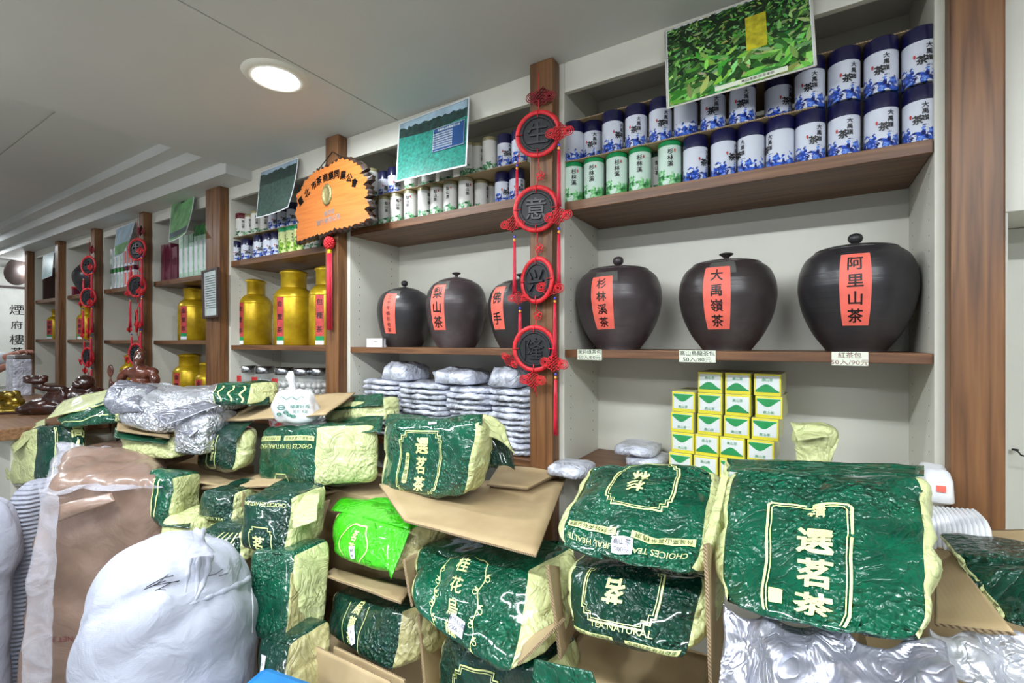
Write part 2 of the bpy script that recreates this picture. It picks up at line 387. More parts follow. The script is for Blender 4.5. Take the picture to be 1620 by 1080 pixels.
for i in range(7):
    xl, xr = POSTS[i + 1][1], POSTS[i][0]
    BAYS[names[i]] = (xl, xr, ztop_shelf[i], zmid[i])
    t = thing('shelf_unit', 'white built-in shelving bay ' + BD[i], 'shelving', ((xl + xr) / 2, YF, 0))
    h = (xr - xl) / 2; ztop = ZC if i < 2 else (ZC if i == 2 else 2.335)
    D = YB - YF
    if i == 2: ztop = 2.335
    if i == 2: ztop = ZC
    eL = (POSTS[i + 1][1] - POSTS[i + 1][0]) / 2 - 0.0005; eR = (POSTS[i][1] - POSTS[i][0]) / 2 - 0.0005
    MB().box((-h - eL, D, 0), (h + eR, D + 0.012, ztop)).build('back_panel', 'white_laminate', t)
    MB().box((-h - eL, 0.0, 0), (-h + 0.016, D, ztop), bev=0.001).build('side_panel', 'white_laminate', t)
    MB().box((h - 0.016, 0.0, 0), (h + eR, D, ztop), bev=0.001).build('side_panel', 'white_laminate', t)
    MB().box((-h + 0.017, 0.0, 2.29 if i < 2 else 2.27), (h - 0.017, 0.018, ztop), bev=0.001).build('fascia', 'white_laminate', t)
    for zt, th, dx in ((ztop_shelf[i], 0.030, 0), (zmid[i], 0.024, 0), (1.105, 0.024, 0)):
        MB().box((-h + 0.018, 0.001, zt - th), (h - 0.018, D - 0.001, zt), bev=0.0015).build('shelf_board', 'shelf_wood', t)
    if i < 3:
        mb = MB()
        for sx in (-1, 1):
            for yy in (0.05, 0.24):
                for k in range(22):
                    z = 1.18 + k * 0.035 + (0 if k < 8 else 0)
                    if abs(z - zmid[i]) < 0.03 or z > ztop_shelf[i] - 0.05: continue
                    x = sx * (h - 0.0162)
                    vs = [(x, yy + 0.0025 * math.cos(a), z + 0.0025 * math.sin(a)) for a in [k2 * math.pi / 3 for k2 in range(6)]]
                    x2 = sx * (h - 0.0145); mb.add(vs, [tuple(range(6))], 0, False)
        mb.build('peg_holes', 'dark_hole', t)['kind'] = 'stuff'
# right-hand cupboard beyond the thick post
t = thing('wall_cupboard', 'white wall cupboard with recess below, right of the thick brown post', 'cupboard', (0.36, YF, 0))
MB().box((-0.016, -0.0, 1.765), (0.9, 0.018, ZC), bev=0.002).build('door', 'white_laminate', t)
MB().box((-0.016, 0.02, 1.765), (0.9, 0.335, ZC), bev=0.002).build('body', 'white_laminate', t)
MB().box((-0.016, 0.20, 0), (0.9, 0.22, 1.764), bev=0.002).build('back_panel', 'white_laminate', t)
MB().box((-0.016, 0.0, 0), (-0.003, 0.199, 1.764), bev=0.001).build('side_panel', 'white_laminate', t)
hk = MB().tube([(0.0, 0, 0), (0, -0.02, 0), (0.0, -0.035, -0.004), (0.012, -0.045, -0.006), (0.03, -0.045, 0.0), (0.034, -0.045, 0.008)], 0.0018).lathe([(0.006, 0), (0.006, 0.003)], 8)
hh = hk.build('wall_hook', 'dark_hole', None, W(1606, 712, 1.535)); tag(hh, 'small dark metal hook on white panel right of thick post', 'hook')

# ceiling lamps
for i, (x, y, e) in enumerate(LAMPS):
    z = ZC if x > -2.43 else 2.503
    t = thing('ceiling_lamp', 'round recessed white downlight glowing in the ceiling' + ('' if i == 0 else ', ' + ORD[i] + ' added beyond the picture'), 'lamp', (x, y, z))
    MB().lathe([(0.064, -0.001), (0.074, -0.012), (0.098, -0.006), (0.104, 0.0)], 48, cap=False).build('lamp_rim', 'white_laminate', t)
    if 'lamp_glow' not in MATS:
        s = NT('lamp_glow'); s.set(**{'Emission Color': (0.93, 0.97, 1, 1), 'Emission Strength': 26.0}); c = s.coord(); 
    MB().lathe([(0.0001, -0.020), (0.03, -0.018), (0.052, -0.012), (0.064, -0.002)], 48, cap=False).build('diffuser', 'lamp_glow', t)
    ld = bpy.data.lights.new('lamp_light', 'AREA'); ld.shape = 'DISK'; ld.size = 0.13; ld.energy = e; ld.color = (0.88, 0.95, 1.0)
    lo = bpy.data.objects.new('lamp_light', ld); link(lo, t); lo.location = (0, 0, -0.024)

s = NT('tube_glow'); s.set(**{'Emission Color': (0.93, 0.97, 1, 1), 'Emission Strength': 34.0}); c = s.coord()
# fluorescent battens over the aisle, behind the photographer's frame
for i, (x, y, e) in enumerate(TUBES):
    t = thing('tube_lamp', 'white fluorescent tube batten on the ceiling, ' + ORD[i] + ' over the aisle', 'lamp', (x, y, ZC))
    MB().box((-0.61, -0.035, -0.035), (0.61, 0.035, 0.0), bev=0.004).build('lamp_housing', 'white_laminate', t)
    MB().tube([(-0.59, 0, -0.052), (0.59, 0, -0.052)], 0.013, 12).build('tube', 'tube_glow', t)
    ld = bpy.data.lights.new('tube_light', 'AREA'); ld.shape = 'RECTANGLE'; ld.size = 1.16; ld.size_y = 0.05; ld.energy = e; ld.color = (0.89, 0.955, 1.0)
    lo = bpy.data.objects.new('tube_light', ld); link(lo, t); lo.location = (0, 0, -0.072)
# ------------------------------------------------------------------ printed tea tins
def wrapfn(R, z0=0.0, a0=0.0, off=0.0006):
    return lambda x, y: (math.sin(x / R + a0) * (R + off), -math.cos(x / R + a0) * (R + off), y + z0)
def make_tin(kind, R=0.0333, H=0.127):
    spec = {'blue': ('tin_blue_print', 'navy_lid', 0.034, '大禹嶺', True), 'green': ('tin_green_print', 'green_lid', 0.014, '杉林溪', False),
            'gold': ('tin_gold_print', 'gold_lid', 0.014, '梨山茶', False), 'lime': ('tin_lime_print', 'green_lid', 0.02, '杉林溪', False),
            'dark': ('tin_gold_print', 'bag_dark_green', 0.016, '梨山茶', False), 'maroon': ('tin_gold_print', 'maroon_lid', 0.03, '梨山茶', False)}[kind]
    hb = H - spec[2]
    b = MB().lathe([(R - 0.002, 0), (R, 0.0015), (R, 0.003), (R - 0.0008, 0.004), (R - 0.0008, hb - 0.002), (R - 0.0015, hb)], 32, cap=True).mesh('body', spec[0])
    rl = R - 0.0002 if kind != 'gold' else R - 0.001
    l = MB().lathe([(rl, hb - 0.001), (rl, H - 0.004), (rl - 0.002, H - 0.0008), (rl - 0.005, H), (rl - 0.008, H - 0.0015)], 32, cap=True).mesh('lid', spec[1])
    fn = wrapfn(R)
    if kind == 'blue':
        tx = [text2d('大禹嶺', 0.013, 0.012, hb * 0.70, vertical=True, bold=0.03), text2d('茶', 0.021, -0.001, hb * 0.52, bold=0.05)]
        sx, sz = -0.014, hb * 0.62
    else:
        tx = [text2d(spec[3], 0.0165 if kind == 'green' else 0.014, 0.0, hb * 0.68, vertical=True, bold=0.04)]
        sx, sz = 0.012, hb * 0.85
    mb = MB()
    for vs, fs in tx:
        vs, fs = subdiv2d(vs, fs, 0.008); mb.add([fn(x, y) for x, y in vs], fs, 0, False)
    tm = mb.mesh('lettering', 'black_ink')
    sm = MB(); pts = [(sx + 0.0022 * math.cos(a) * (1 + .2 * math.sin(3 * a)), sz + 0.005 * math.sin(a)) for a in [k * math.pi / 5 for k in range(10)]]
    sm.add([fn(x, y) for x, y in pts], [tuple(range(10))], 0, False); sm = sm.mesh('stamp', 'red_ink')
    ms = [('body', b), ('lid', l), ('lettering', tm), ('stamp', sm)]
    return ms
simple('maroon_lid', (96, 24, 36), 0.3, coat=0.4)
simple('maroon_card', (98, 26, 48), 0.45, var=0.15)
TIN = {k: make_tin(k) for k in ('blue', 'green', 'gold', 'lime', 'dark', 'maroon')}
TIN['small'] = make_tin('gold', 0.0285, 0.120); TIN['sblue'] = make_tin('blue', 0.0285, 0.115); TIN['big'] = make_tin('gold', 0.040, 0.124)
TIN['fig'] = TIN['dark']
def tin(kind, px, Y, z, label, group, rot=None):
    p = W(px, 400, Y); x = p.x
    t = thing('tea_tin', label, 'tin', (x, Y, z), (random.uniform(-0.5, 0.9) if rot is None else rot) + math.atan2(-0.528 - (px - 810) / F * -0.849, 1) * 0.0 + math.atan2(-x, Y) * -1.0 * -1, group)
    # face the tin roughly towards the aisle
    for n, m in TIN[kind]: obj(n, m, t)
    return t
def row(kinds_px, Y, z, desc, group):
    cnt = {}
    for k, px, dy, rot in kinds_px:
        cnt[k] = cnt.get(k, 0) + 1
    seen = {}
    for k, px, dy, rot in kinds_px:
        seen[k] = seen.get(k, 0) + 1
        look = {'blue': 'navy-lidded white tea tin with blue print', 'sblue': 'small navy-lidded white tea tin', 'green': 'green-lidded tea tin with leaf print', 'gold': 'pale gold-lidded tea tin', 'small': 'slim pale tea tin with green leaf print',
                'big': 'large pale tea tin with gold lid', 'lime': 'lime green tea tin', 'dark': 'dark green tea tin', 'maroon': 'maroon-lidded white tea tin'}[k]
        o = ORD[seen[k] - 1]
        short = {'blue': 'navy-lidded blue print tin', 'sblue': 'small navy-lidded white tin', 'green': 'green-lidded leaf print tin', 'gold': 'pale gold-lidded tin', 'small': 'slim pale leaf print tin', 'lime': 'lime green tin', 'dark': 'dark green tin', 'maroon': 'maroon-lidded tin'}[k]
        lab = f'{look}, {desc}' if cnt[k] == 1 else f'{o} {short} {desc}'
        tin(k, px, Y + dy, z, lab, group, rot)
FR = 1.389
# right bay
row([('green', 907, 0, 0.05), ('green', 940, 0, -0.25), ('green', 976, 0, 0.0), ('green', 1012.5, 0, -0.05), ('dark', 1040, 0.06, 0), ('green', 1059.5, 0, 0.05),
     ('blue', 1100, 0, 0.75), ('blue', 1144.5, 0, 0.7), ('blue', 1188, 0, -1.0), ('blue', 1234, 0, -1.1), ('blue', 1281.5, 0, 0.25), ('blue', 1335, 0, 0.0), ('blue', 1393.5, 0, 0.2), ('blue', 1456, 0, -0.1)],
    FR, 1.9432, 'from left on the right bay shelf board', 'tea tins standing on the right bay top shelf')
ZU = 1.9432 + 0.127
row([('blue', 907.5, 0, 2.2), ('blue', 938, 0.03, -0.2), ('blue', 969.5, 0, 0.5), ('blue', 1006.5, 0, -0.15), ('blue', 1045, 0, 0.1), ('blue', 1085, 0, 1.8), ('blue', 1128, 0, -0.1), ('blue', 1174, 0, -0.05),
     ('blue', 1231, 0.04, 0.6), ('blue', 1281, 0, -0.05), ('blue', 1335, 0, 0.25), ('blue', 1393.5, 0, -0.05), ('blue', 1455, 0, 0.15)],
    FR, ZU + 0.004, 'from left in right bay upper tier', 'tea tins stacked in the right bay upper tier')
def board(name, label, px0, px1, y0, y1, z, th=0.004, tilt=0.0):
    x0 = W(px0, 400, y0).x; x1 = W(px1, 400, y0).x
    mb = MB(); nx = 24; vs = []
    for s_ in (0, 1):
        for i in range(nx + 1):
            x = x0 + (x1 - x0) * i / nx; dz = 0.0006 * math.sin(i * 1.9)
            vs.append((x - x0, -0.0, s_ * th + dz)); vs.append((x - x0, y1 - y0, s_ * th + tilt))
    o = 2 * (nx + 1)
    for i in range(nx):
        a = 2 * i
        mb_f = [(a, a + 1, a + 3, a + 2), (o + a, o + a + 2, o + a + 3, o + a + 1)]
        mb.f += mb_f; mb.m += [0, 0]; mb.smooth += [False, False]
        mb.f.append((a, a + 2, o + a + 2, o + a)); mb.m.append(1); mb.smooth.append(False)
        mb.f.append((a + 1, o + a + 1, o + a + 3, a + 3)); mb.m.append(1); mb.smooth.append(False)
    mb.f += [(0, o, o + 1, 1), (2 * nx, 2 * nx + 1, o + 2 * nx + 1, o + 2 * nx)]; mb.m += [1, 1]; mb.smooth += [False, False]
    mb.v = vs
    b = mb.build(name, ['cardboard', 'cardboard_edge'], None, (x0, y0, z)); tag(b, label, 'cardboard')
board('cardboard_sheet', 'long cardboard sheet between the two tiers of tins in right bay', 884, 1215, 1.356, 1.62, ZU - 0.0002, 0.0035)
board('cardboard_sheet', 'short cardboard sheet under the recessed tin at right', 1216, 1290, 1.358, 1.62, ZU - 0.0002, 0.0035)
board('cardboard_sheet', 'cardboard sheet lying over the upper tier of right bay tins', 896, 1480, 1.37, 1.61, ZU + 0.004 + 0.127, 0.003)
# middle bay
row([('small', 590, 0.02, 1.0), ('small', 609, 0, 0.2), ('small', 628, 0, 0.1), ('small', 650, 0, -0.5), ('small', 672, 0, 0.6), ('small', 692, 0, -0.3), ('small', 713, 0, -0.4), ('small', 737, -0.0, 0.2), ('small', 761, 0.05, 1.0), ('small', 776, 0.1, 1.5), ('sblue', 795, 0.02, 0.4), ('sblue', 818, 0.02, 0.2)],
    FR, 1.9862, 'from left on the middle bay shelf board', 'tea tins standing on the middle bay top shelf')
ZM = 1.9862 + 0.120
board('cardboard_sheet', 'wavy cardboard sheet between tiers of pale tins, middle bay', 578, 832, 1.362, 1.62, ZM, 0.0035)
row([('gold', 588, 0, 1.3), ('sblue', 609, 0.03, 0.2), ('sblue', 624, 0.02, 0.4), ('small', 650, 0.02, 0.1), ('small', 678, 0.03, 0.4), ('small', 706, 0.03, 0.4), ('gold', 741, 0.01, 1.2), ('small', 757, 0.02, 0.5), ('small', 775, 0.0, 1.3), ('sblue', 799, 0, 0.2), ('sblue', 822, 0, 0.5)],
    FR, ZM + 0.0038, 'from left in middle bay upper tier', 'tea tins stacked in the middle bay upper tier')
# left bay with golden tins
row([('sblue', 374, 0, 0.1), ('sblue', 390.5, 0, 0), ('sblue', 403, 0.04, 0), ('sblue', 410.5, -0.01, 0), ('sblue', 425, -0.01, 0.3), ('sblue', 438, 0, 0.1), ('lime', 451.5, 0, 0.1), ('lime', 463.5, 0, 0), ('lime', 476, 0, 0.1), ('dark', 489, 0.02, 0), ('dark', 501, 0.02, 0)],
    FR, 1.9352, 'from left on the shelf beside the plaque', 'tea tins standing left of the plaque')
ZL = 1.9352 + 0.125
board('cardboard_sheet', 'cardboard sheet between two tiers of tins beside the plaque', 368, 512, 1.362, 1.62, ZL + 0.0025, 0.0035)
row([('maroon', 383.5, 0, 0.1), ('small', 396, 0.02, 0), ('small', 406, 0, 0), ('small', 420, 0.03, 0), ('sblue', 434, 0, 0.1), ('sblue', 448, 0, 0.2), ('sblue', 463, 0, 0.1), ('sblue', 478, 0, 0.1)],
    FR, ZL + 0.0062, 'from left in upper tier beside the plaque', 'tea tins stacked above the others left of the plaque')

# ------------------------------------------------------------------ stoneware jars
def prof_at(prof, z):
    for (r0, z0), (r1, z1) in zip(prof, prof[1:]):
        if z0 <= z <= z1 and z1 > z0: return r0 + (r1 - r0) * (z - z0) / (z1 - z0)
    return prof[-1][0]
def smooth_prof(pts, n=6):
    out = []
    for i in range(len(pts) - 1):
        p0 = pts[max(i - 1, 0)]; p1 = pts[i]; p2 = pts[i + 1]; p3 = pts[min(i + 2, len(pts) - 1)]
        for k in range(n):
            t = k / n
            out.append(tuple(0.5 * ((2 * p1[j]) + (-p0[j] + p2[j]) * t + (2 * p0[j] - 5 * p1[j] + 4 * p2[j] - p3[j]) * t * t + (-p0[j] + 3 * p1[j] - 3 * p2[j] + p3[j]) * t ** 3) for j in (0, 1)))
    out.append(pts[-1]); return out
def jar(px, zb, R, H, shape, mat, chars, ang, lw, z0, z1, label, knob='ball', tape=True, Y=1.492, tilt=0.0):
    x = W(px, 500, Y).x
    t = thing('stoneware_jar', label, 'jar', (x, Y, zb))
    if shape == 'round':
        pts = [(0.50, 0.0), (0.53, 0.03), (0.73, 0.17), (0.905, 0.36), (0.99, 0.55), (0.995, 0.66), (0.96, 0.77), (0.86, 0.88), (0.68, 0.955)]
        lid = [(0.70, 0.945), (0.68, 0.962), (0.5, 0.985), (0.2, 1.0), (0.08, 1.0)]
    else:
        pts = [(0.62, 0.0), (0.65, 0.02), (0.80, 0.16), (0.93, 0.36), (0.995, 0.56), (0.985, 0.68), (0.91, 0.80), (0.76, 0.89), (0.60, 0.93)]
        lid = [(0.64, 0.91), (0.60, 0.935), (0.45, 0.965), (0.2, 0.995), (0.08, 1.0)]
    prof = smooth_prof([(r * R, z * H) for r, z in pts])
    MB().lathe(prof, 72).build('body', mat, t)
    MB().lathe(smooth_prof([(r * R, z * H) for r, z in lid], 3), 72, cap=True).build('lid', mat, t)
    k = R * 0.13
    if knob == 'ball': kp = [(k * .5, 0), (k * .45, k * .4), (k * .8, k * .7), (k, k * 1.2), (k * .8, k * 1.75), (k * .3, k * 2.0), (0.0001, k * 2.02)]
    else: kp = [(k * .5, 0), (k * .4, k * .5), (k * .95, k * .95), (k * 1.15, k * 1.2), (k * .6, k * 1.4), (0.0001, k * 1.4)]
    MB().lathe([(a, b + H * 0.995) for a, b in smooth_prof(kp, 3)], 24, cap=False).build('knob', mat, t)
    base_dir = math.atan2(-x, Y)  # rotate about z so that local -y faces the lens
    a0 = ang + base_dir
    full = prof + [(r * R, z * H) for r, z in lid]
    def fn(u, v, off=0.0010):
        uu = u * math.cos(tilt) - v * math.sin(tilt); v = u * math.sin(tilt) + v * math.cos(tilt)
        z = (z0 + z1) / 2 * H + v; r = prof_at(full, z) + off; a = uu / (prof_at(full, (z0 + z1) / 2 * H)) + a0
        # slope pushes the print out along z as well
        return (r * math.sin(a), -r * math.cos(a), z)
    hl = (z1 - z0) * H / 2
    if tape:
        ng = 8; mb = MB(); wv, hv = lw * 0.55, hl * 0.20
        vs = []; 
        for i in range(ng + 1):
            for j in range(ng + 1): vs.append(fn(lw * 0.18 - wv + 2 * wv * i / ng, hl * 0.98 - hv + 2 * hv * j / ng, 0.0007))
        mb.add(vs, [(i * (ng + 1) + j, (i + 1) * (ng + 1) + j, (i + 1) * (ng + 1) + j + 1, i * (ng + 1) + j + 1) for i in range(ng) for j in range(ng)])
        mb.build('clear_tape', 'tape', t)
    vs = []; nx, ny = 8, 22; mb = MB()
    for i in range(nx + 1):
        for j in range(ny + 1): vs.append(fn(-lw / 2 + lw * i / nx, -hl + 2 * hl * j / ny))
    mb.add(vs, [(i * (ny + 1) + j, (i + 1) * (ny + 1) + j, (i + 1) * (ny + 1) + j + 1, i * (ny + 1) + j + 1) for i in range(nx) for j in range(ny)])
    lab = mb.build('paper_label', 'red_paper', t)
    n = len(chars); sz = min(lw * 0.72, 2 * hl / n * 0.80)
    print_on(lambda a, b: fn(a, b, 0.0017), [text2d(chars, sz, 0, 0, True, pitch=2 * hl * 0.97 / n / sz, bold=0.035 if n < 5 else 0.015)], 'lettering', 'black_ink', lab, L=0.012)
    return t
simple('tape', (92, 92, 88), 0.22, coat=0.6)
jar(1353, 1.4742, 0.1275, 0.272, 'round', 'stoneware_dark', '阿里山茶', 0.0, 0.062, 0.235, 0.865, 'largest dark stoneware jar labelled 阿里山茶, beside the thick post', 'ball', False)
jar(1149, 1.4742, 0.131, 0.262, 'round', 'stoneware_grey', '大禹嶺茶', -0.19, 0.070, 0.225, 0.875, 'brown stoneware jar labelled 大禹嶺茶 in the middle of the right bay', 'flat')
jar(978, 1.4742, 0.138, 0.270, 'round', 'stoneware_plum', '杉林溪茶', -0.37, 0.070, 0.235, 0.835, 'plum brown stoneware jar labelled 杉林溪茶 right of the knot hanging', 'ball', tilt=0.03)
jar(824, 1.4762, 0.122, 0.255, 'oval', 'stoneware_dark', '佛手', -0.80, 0.064, 0.26, 0.86, 'dark stoneware jar labelled 佛手, half behind the knot hanging', 'flat')
jar(722, 1.4762, 0.122, 0.282, 'oval', 'stoneware_plum', '梨山茶', -0.66, 0.066, 0.24, 0.86, 'plum stoneware jar labelled 梨山茶 between two darker jars', 'flat', Y=1.485)
jar(640, 1.4762, 0.118, 0.262, 'oval', 'stoneware_dark', '三十年條形老茶', -0.60, 0.062, 0.22, 0.86, 'black stoneware jar labelled 三十年條形老茶 at left of middle bay', 'ball', Y=1.50, tilt=-0.03)

# price cards on the shelf edge
def price_card(px, l1, l2, w_, red, label, dz=0.0):
    p = W(px, 568, YF); t = thing('price_card', label, 'price card', (p.x, YF - 0.0015, 1.4435 + dz))
    MB().box((-w_ / 2, -0.0012, 0), (w_ / 2, 0, 0.032)).build('card', 'card_paper', t)
    m = 'card_red_ink' if red else 'black_ink'
    print_on(lambda a, b: (a, -0.0016, b), [text2d(l1, 0.0145, 0, 0.0245, bold=0.01, sx=1.05), text2d(l2, 0.0145, 0, 0.008, bold=0.0, sx=1.2)], 'lettering', m, t)
price_card(1344, '紅茶包', '50入/90元', 0.070, True, 'price card reading 紅茶包 below the largest jar')
price_card(1103, '高山烏龍茶包', '50入/80元', 0.094, False, 'price card reading 高山烏龍茶包 below the middle jar')
price_card(933, '茉莉綠茶包', '50入/80元', 0.080, False, 'price card reading 茉莉綠茶包 near the red knot hanging')
# little white card on the middle bay shelf
t = thing('name_card', 'small white folded card beside the black stoneware jar', 'card', W(593, 547, 1.375) * 1.0, 0.1); t.location.z = 1.4762
mb = MB(); mb.box((-0.045, 0, 0), (0.04, 0.001, 0.036)).box((-0.045, 0.02, 0), (0.04, 0.021, 0.036)).box((-0.045, 0, 0.036), (0.04, 0.021, 0.037)); mb.build('card', 'white_paper', t)
print_on(lambda a, b: (a, -0.0008, b), [text2d('上等好茶', 0.008, 0, 0.024, bold=0.0)], 'lettering', 'card_red_ink', t)

# ------------------------------------------------------------------ golden tins
def gold_tin(px, zb, R, H, label, ang=-0.70, group='golden tea tins', Y=1.49, chars='金萱茶', neck=0.62):
    x = W(px, 500, Y).x
    t = thing('golden_tea_tin', label, 'tin', (x, Y, zb), 0, group)
    hs = H * 0.62
    MB().lathe([(R * .97, 0), (R, 0.003), (R, hs - 0.004), (R * .985, hs)], 48).build('body', 'tin_gold', t)
    rn = R * neck
    MB().lathe(smooth_prof([(R * .985, hs), (R * 1.0, hs + H * 0.012), (R * .93, hs + H * 0.06), (R * 0.78, hs + H * 0.11), (rn * 1.02, hs + H * 0.135), (rn, hs + H * 0.145)], 3), 48).build('shoulder', 'tin_gold', t)
    MB().lathe([(rn * 1.03, hs + H * 0.14), (rn * 1.03, hs + H * 0.315), (rn * 1.14, hs + H * 0.325), (rn * 1.14, hs + H * 0.345), (rn * 1.0, hs + H * 0.36), (rn * .6, hs + H * 0.38)], 40).build('cap', 'tin_gold', t)
    a0 = ang + math.atan2(-x, Y)
    fn = lambda u, v, off=0.001: ((R + off) * math.sin(u / R + a0), -(R + off) * math.cos(u / R + a0), v)
    lw = 0.042; z0, z1 = 0.045, hs * 1.0
    def patch(u0, u1, v0, v1, name, mat, off, par):
        vs = []; n = 6
        for i in range(n + 1): u = u0 + (u1 - u0) * i / n; vs += [fn(u, v0, off), fn(u, v1, off)]
        return MB().add(vs, [(2 * i, 2 * i + 2, 2 * i + 3, 2 * i + 1) for i in range(n)]).build(name, mat, par)
    lb = patch(-lw / 2, lw / 2, z0, z1, 'paper_label', 'dull_red_paper', 0.001, t)
    patch(-lw / 2, lw / 2, 0.024, z0, 'green_band', 'green_lid', 0.001, t)
    patch(-lw / 2, lw / 2, 0.004, 0.024, 'white_band', 'white_paper', 0.001, t)
    print_on(lambda a, b: fn(a, b, 0.0016), [text2d(chars, 0.032, 0, (z0 + z1) / 2, True, pitch=(z1 - z0) / len(chars) / 0.032, bold=0.03)], 'lettering', 'black_ink', lb, L=0.01)
gold_tin(400, 1.481, 0.098, 0.375, 'golden tea tin nearest the double post on the middle shelf')
gold_tin(465, 1.481, 0.098, 0.395, 'golden tea tin second from the double post, tallest cap', -0.72)
gold_tin(519, 1.481, 0.088, 0.39, 'golden tea tin half hidden behind the plaque post', -0.45, chars='包種茶')
gold_tin(307, 1.508, 0.088, 0.345, 'front golden tin on middle shelf under the green cartons', -0.68)
gold_tin(283, 1.508, 0.078, 0.325, 'rear golden tin on middle shelf under the maroon cartons', -0.68, Y=1.545)
gold_tin(264, 1.1055, 0.090, 0.320, 'golden tin on bottom shelf beside the standing statue', -0.8, Y=1.48)
gold_tin(300, 1.1055, 0.090, 0.318, 'golden tin on bottom shelf, second right of the standing statue', -0.85, Y=1.46)
gold_tin(330, 1.1055, 0.070, 0.27, 'small golden tin against the double post on bottom shelf', -0.8, Y=1.44)
gold_tin(189, 1.5105, 0.090, 0.34, 'single golden tin under the two tiers of slim cartons', -1.05)
gold_tin(184, 1.1055, 0.088, 0.325, 'golden tin left of the standing statue on bottom shelf', -0.8, Y=1.48)
gold_tin(211, 1.1055, 0.08, 0.30, 'golden tin hidden behind the standing statue', -0.8, Y=1.46)
gold_tin(126, 1.5155, 0.092, 0.33, 'golden tin under the small red basket on middle shelf', -0.3)
gold_tin(139, 1.5155, 0.07, 0.28, 'small golden tin behind the far red knot hanging', -0.8, Y=1.44)
gold_tin(128, 1.1055, 0.088, 0.32, 'golden tin on bottom shelf behind the reclining buddha head', -0.7)
gold_tin(86, 1.5205, 0.07, 0.29, 'golden tin in the last bay on middle shelf', -0.5)
gold_tin(83, 1.1055, 0.08, 0.32, 'golden tin in the last bay on bottom shelf', -0.6)

# ------------------------------------------------------------------ cartons, far bays
def carton(px, Y, z, w_, d_, h_, mat, label, group, strip=None, name='tea_carton', lid=None):
    x = W(px, 450, Y).x; t = thing(name, label, 'carton', (x, Y, z), random.uniform(-0.03, 0.03), group)
    MB().box((-w_ / 2, 0, 0), (w_ / 2, d_, h_ * (0.8 if lid else 1)), bev=0.0015).build('box_body', mat, t)
    if lid: MB().box((-w_ / 2 - 0.0004, -0.0004, h_ * 0.8), (w_ / 2 + 0.0004, d_, h_), bev=0.001).build('box_top', lid, t)
    if strip: MB().box((-w_ * 0.32, -0.0012, h_ * .12), (w_ * .32, -0.0004, h_ * .7)).build('label_panel', strip, t)
simple('pale_green_card', (184, 214, 194), 0.4, var=0.12, vscale=30)
simple('mid_green_card', (66, 132, 74), 0.4, var=0.3, vscale=30)
for k, px in enumerate((257, 262, 267, 272.5, 277)):
    carton(px, 1.37 + 0.004 * (k % 2), 1.8875, 0.046, 0.12, 0.235 if k < 3 else 0.205, 'maroon_card', f'tall maroon tea carton, {ORD[k]} from left in the green and maroon row', 'maroon cartons', None)
for k, px in enumerate((286, 294, 302, 310, 318, 326)):
    carton(px, 1.37, 1.8875, 0.052, 0.12, 0.30 if k > 2 else 0.26, 'pale_green_card', f'pale green tea carton, {ORD[k]} right of the maroon cartons', 'pale green cartons', 'white_paper', lid='mid_green_card' if k > 1 else None)
for tier in (0, 1):
    for k in range(9):
        px = 164 + k * 5.75
        carton(px, 1.375 + 0.003 * (k % 3), 1.8855 + tier * 0.152, 0.037, 0.07, 0.150, 'white_paper', f'slim white tea carton, {ORD[k]} from left in the {"lower" if tier == 0 else "upper"} tier', 'slim white tea cartons', 'pale_green_card' if k < 6 else 'red_paper', lid='mid_green_card' if (tier == 0 and k < 6) else ('maroon_card' if tier == 0 else None))
# red basket, round vase, dark box (far bays)
x = W(118, 450, 1.42).x; t = thing('red_basket', 'small dark red gift basket on the far top shelf', 'basket', (x, 1.42, 1.8805))
MB().box((-0.1, -0.04, 0), (0.1, 0.06, 0.07), bev=0.006).build('basket_body', 'maroon_card', t)
MB().box((-0.104, -0.044, 0.062), (0.104, 0.064, 0.078), bev=0.003).build('rim', 'red_cord', t)
x = W(142, 440, 1.46).x; t = thing('round_vase', 'dark glossy round vase behind the far red hanging', 'vase', (x, 1.46, 1.8805))
MB().lathe(smooth_prof([(0.04, 0), (0.05, 0.01), (0.10, 0.10), (0.11, 0.18), (0.07, 0.25), (0.035, 0.28), (0.045, 0.30)]), 32).build('body', 'stoneware_dark', t)
x = W(76, 440, 1.46).x; t = thing('gift_box', 'dark upright gift box with pale picture in the last bay', 'box', (x, 1.40, 1.8805))
MB().box((-0.10, 0, 0), (0.0, 0.1, 0.26), bev=0.003).build('box_body', 'grey_tile', t); MB().box((0.01, 0, 0), (0.11, 0.1, 0.32), bev=0.003).build('box_side', 'dark_wood', t)
x = W(69, 570, 1.42).x; t = thing('glass_canister', 'small blue and white canister in the last bay on middle shelf', 'canister', (x, 1.42, 1.5205))
MB().lathe([(0.05, 0), (0.05, 0.10), (0.045, 0.105)], 24).build('body', 'white_paper', t); MB().lathe([(0.052, 0.10), (0.052, 0.16), (0.03, 0.17)], 24).build('lid', 'navy_lid', t)

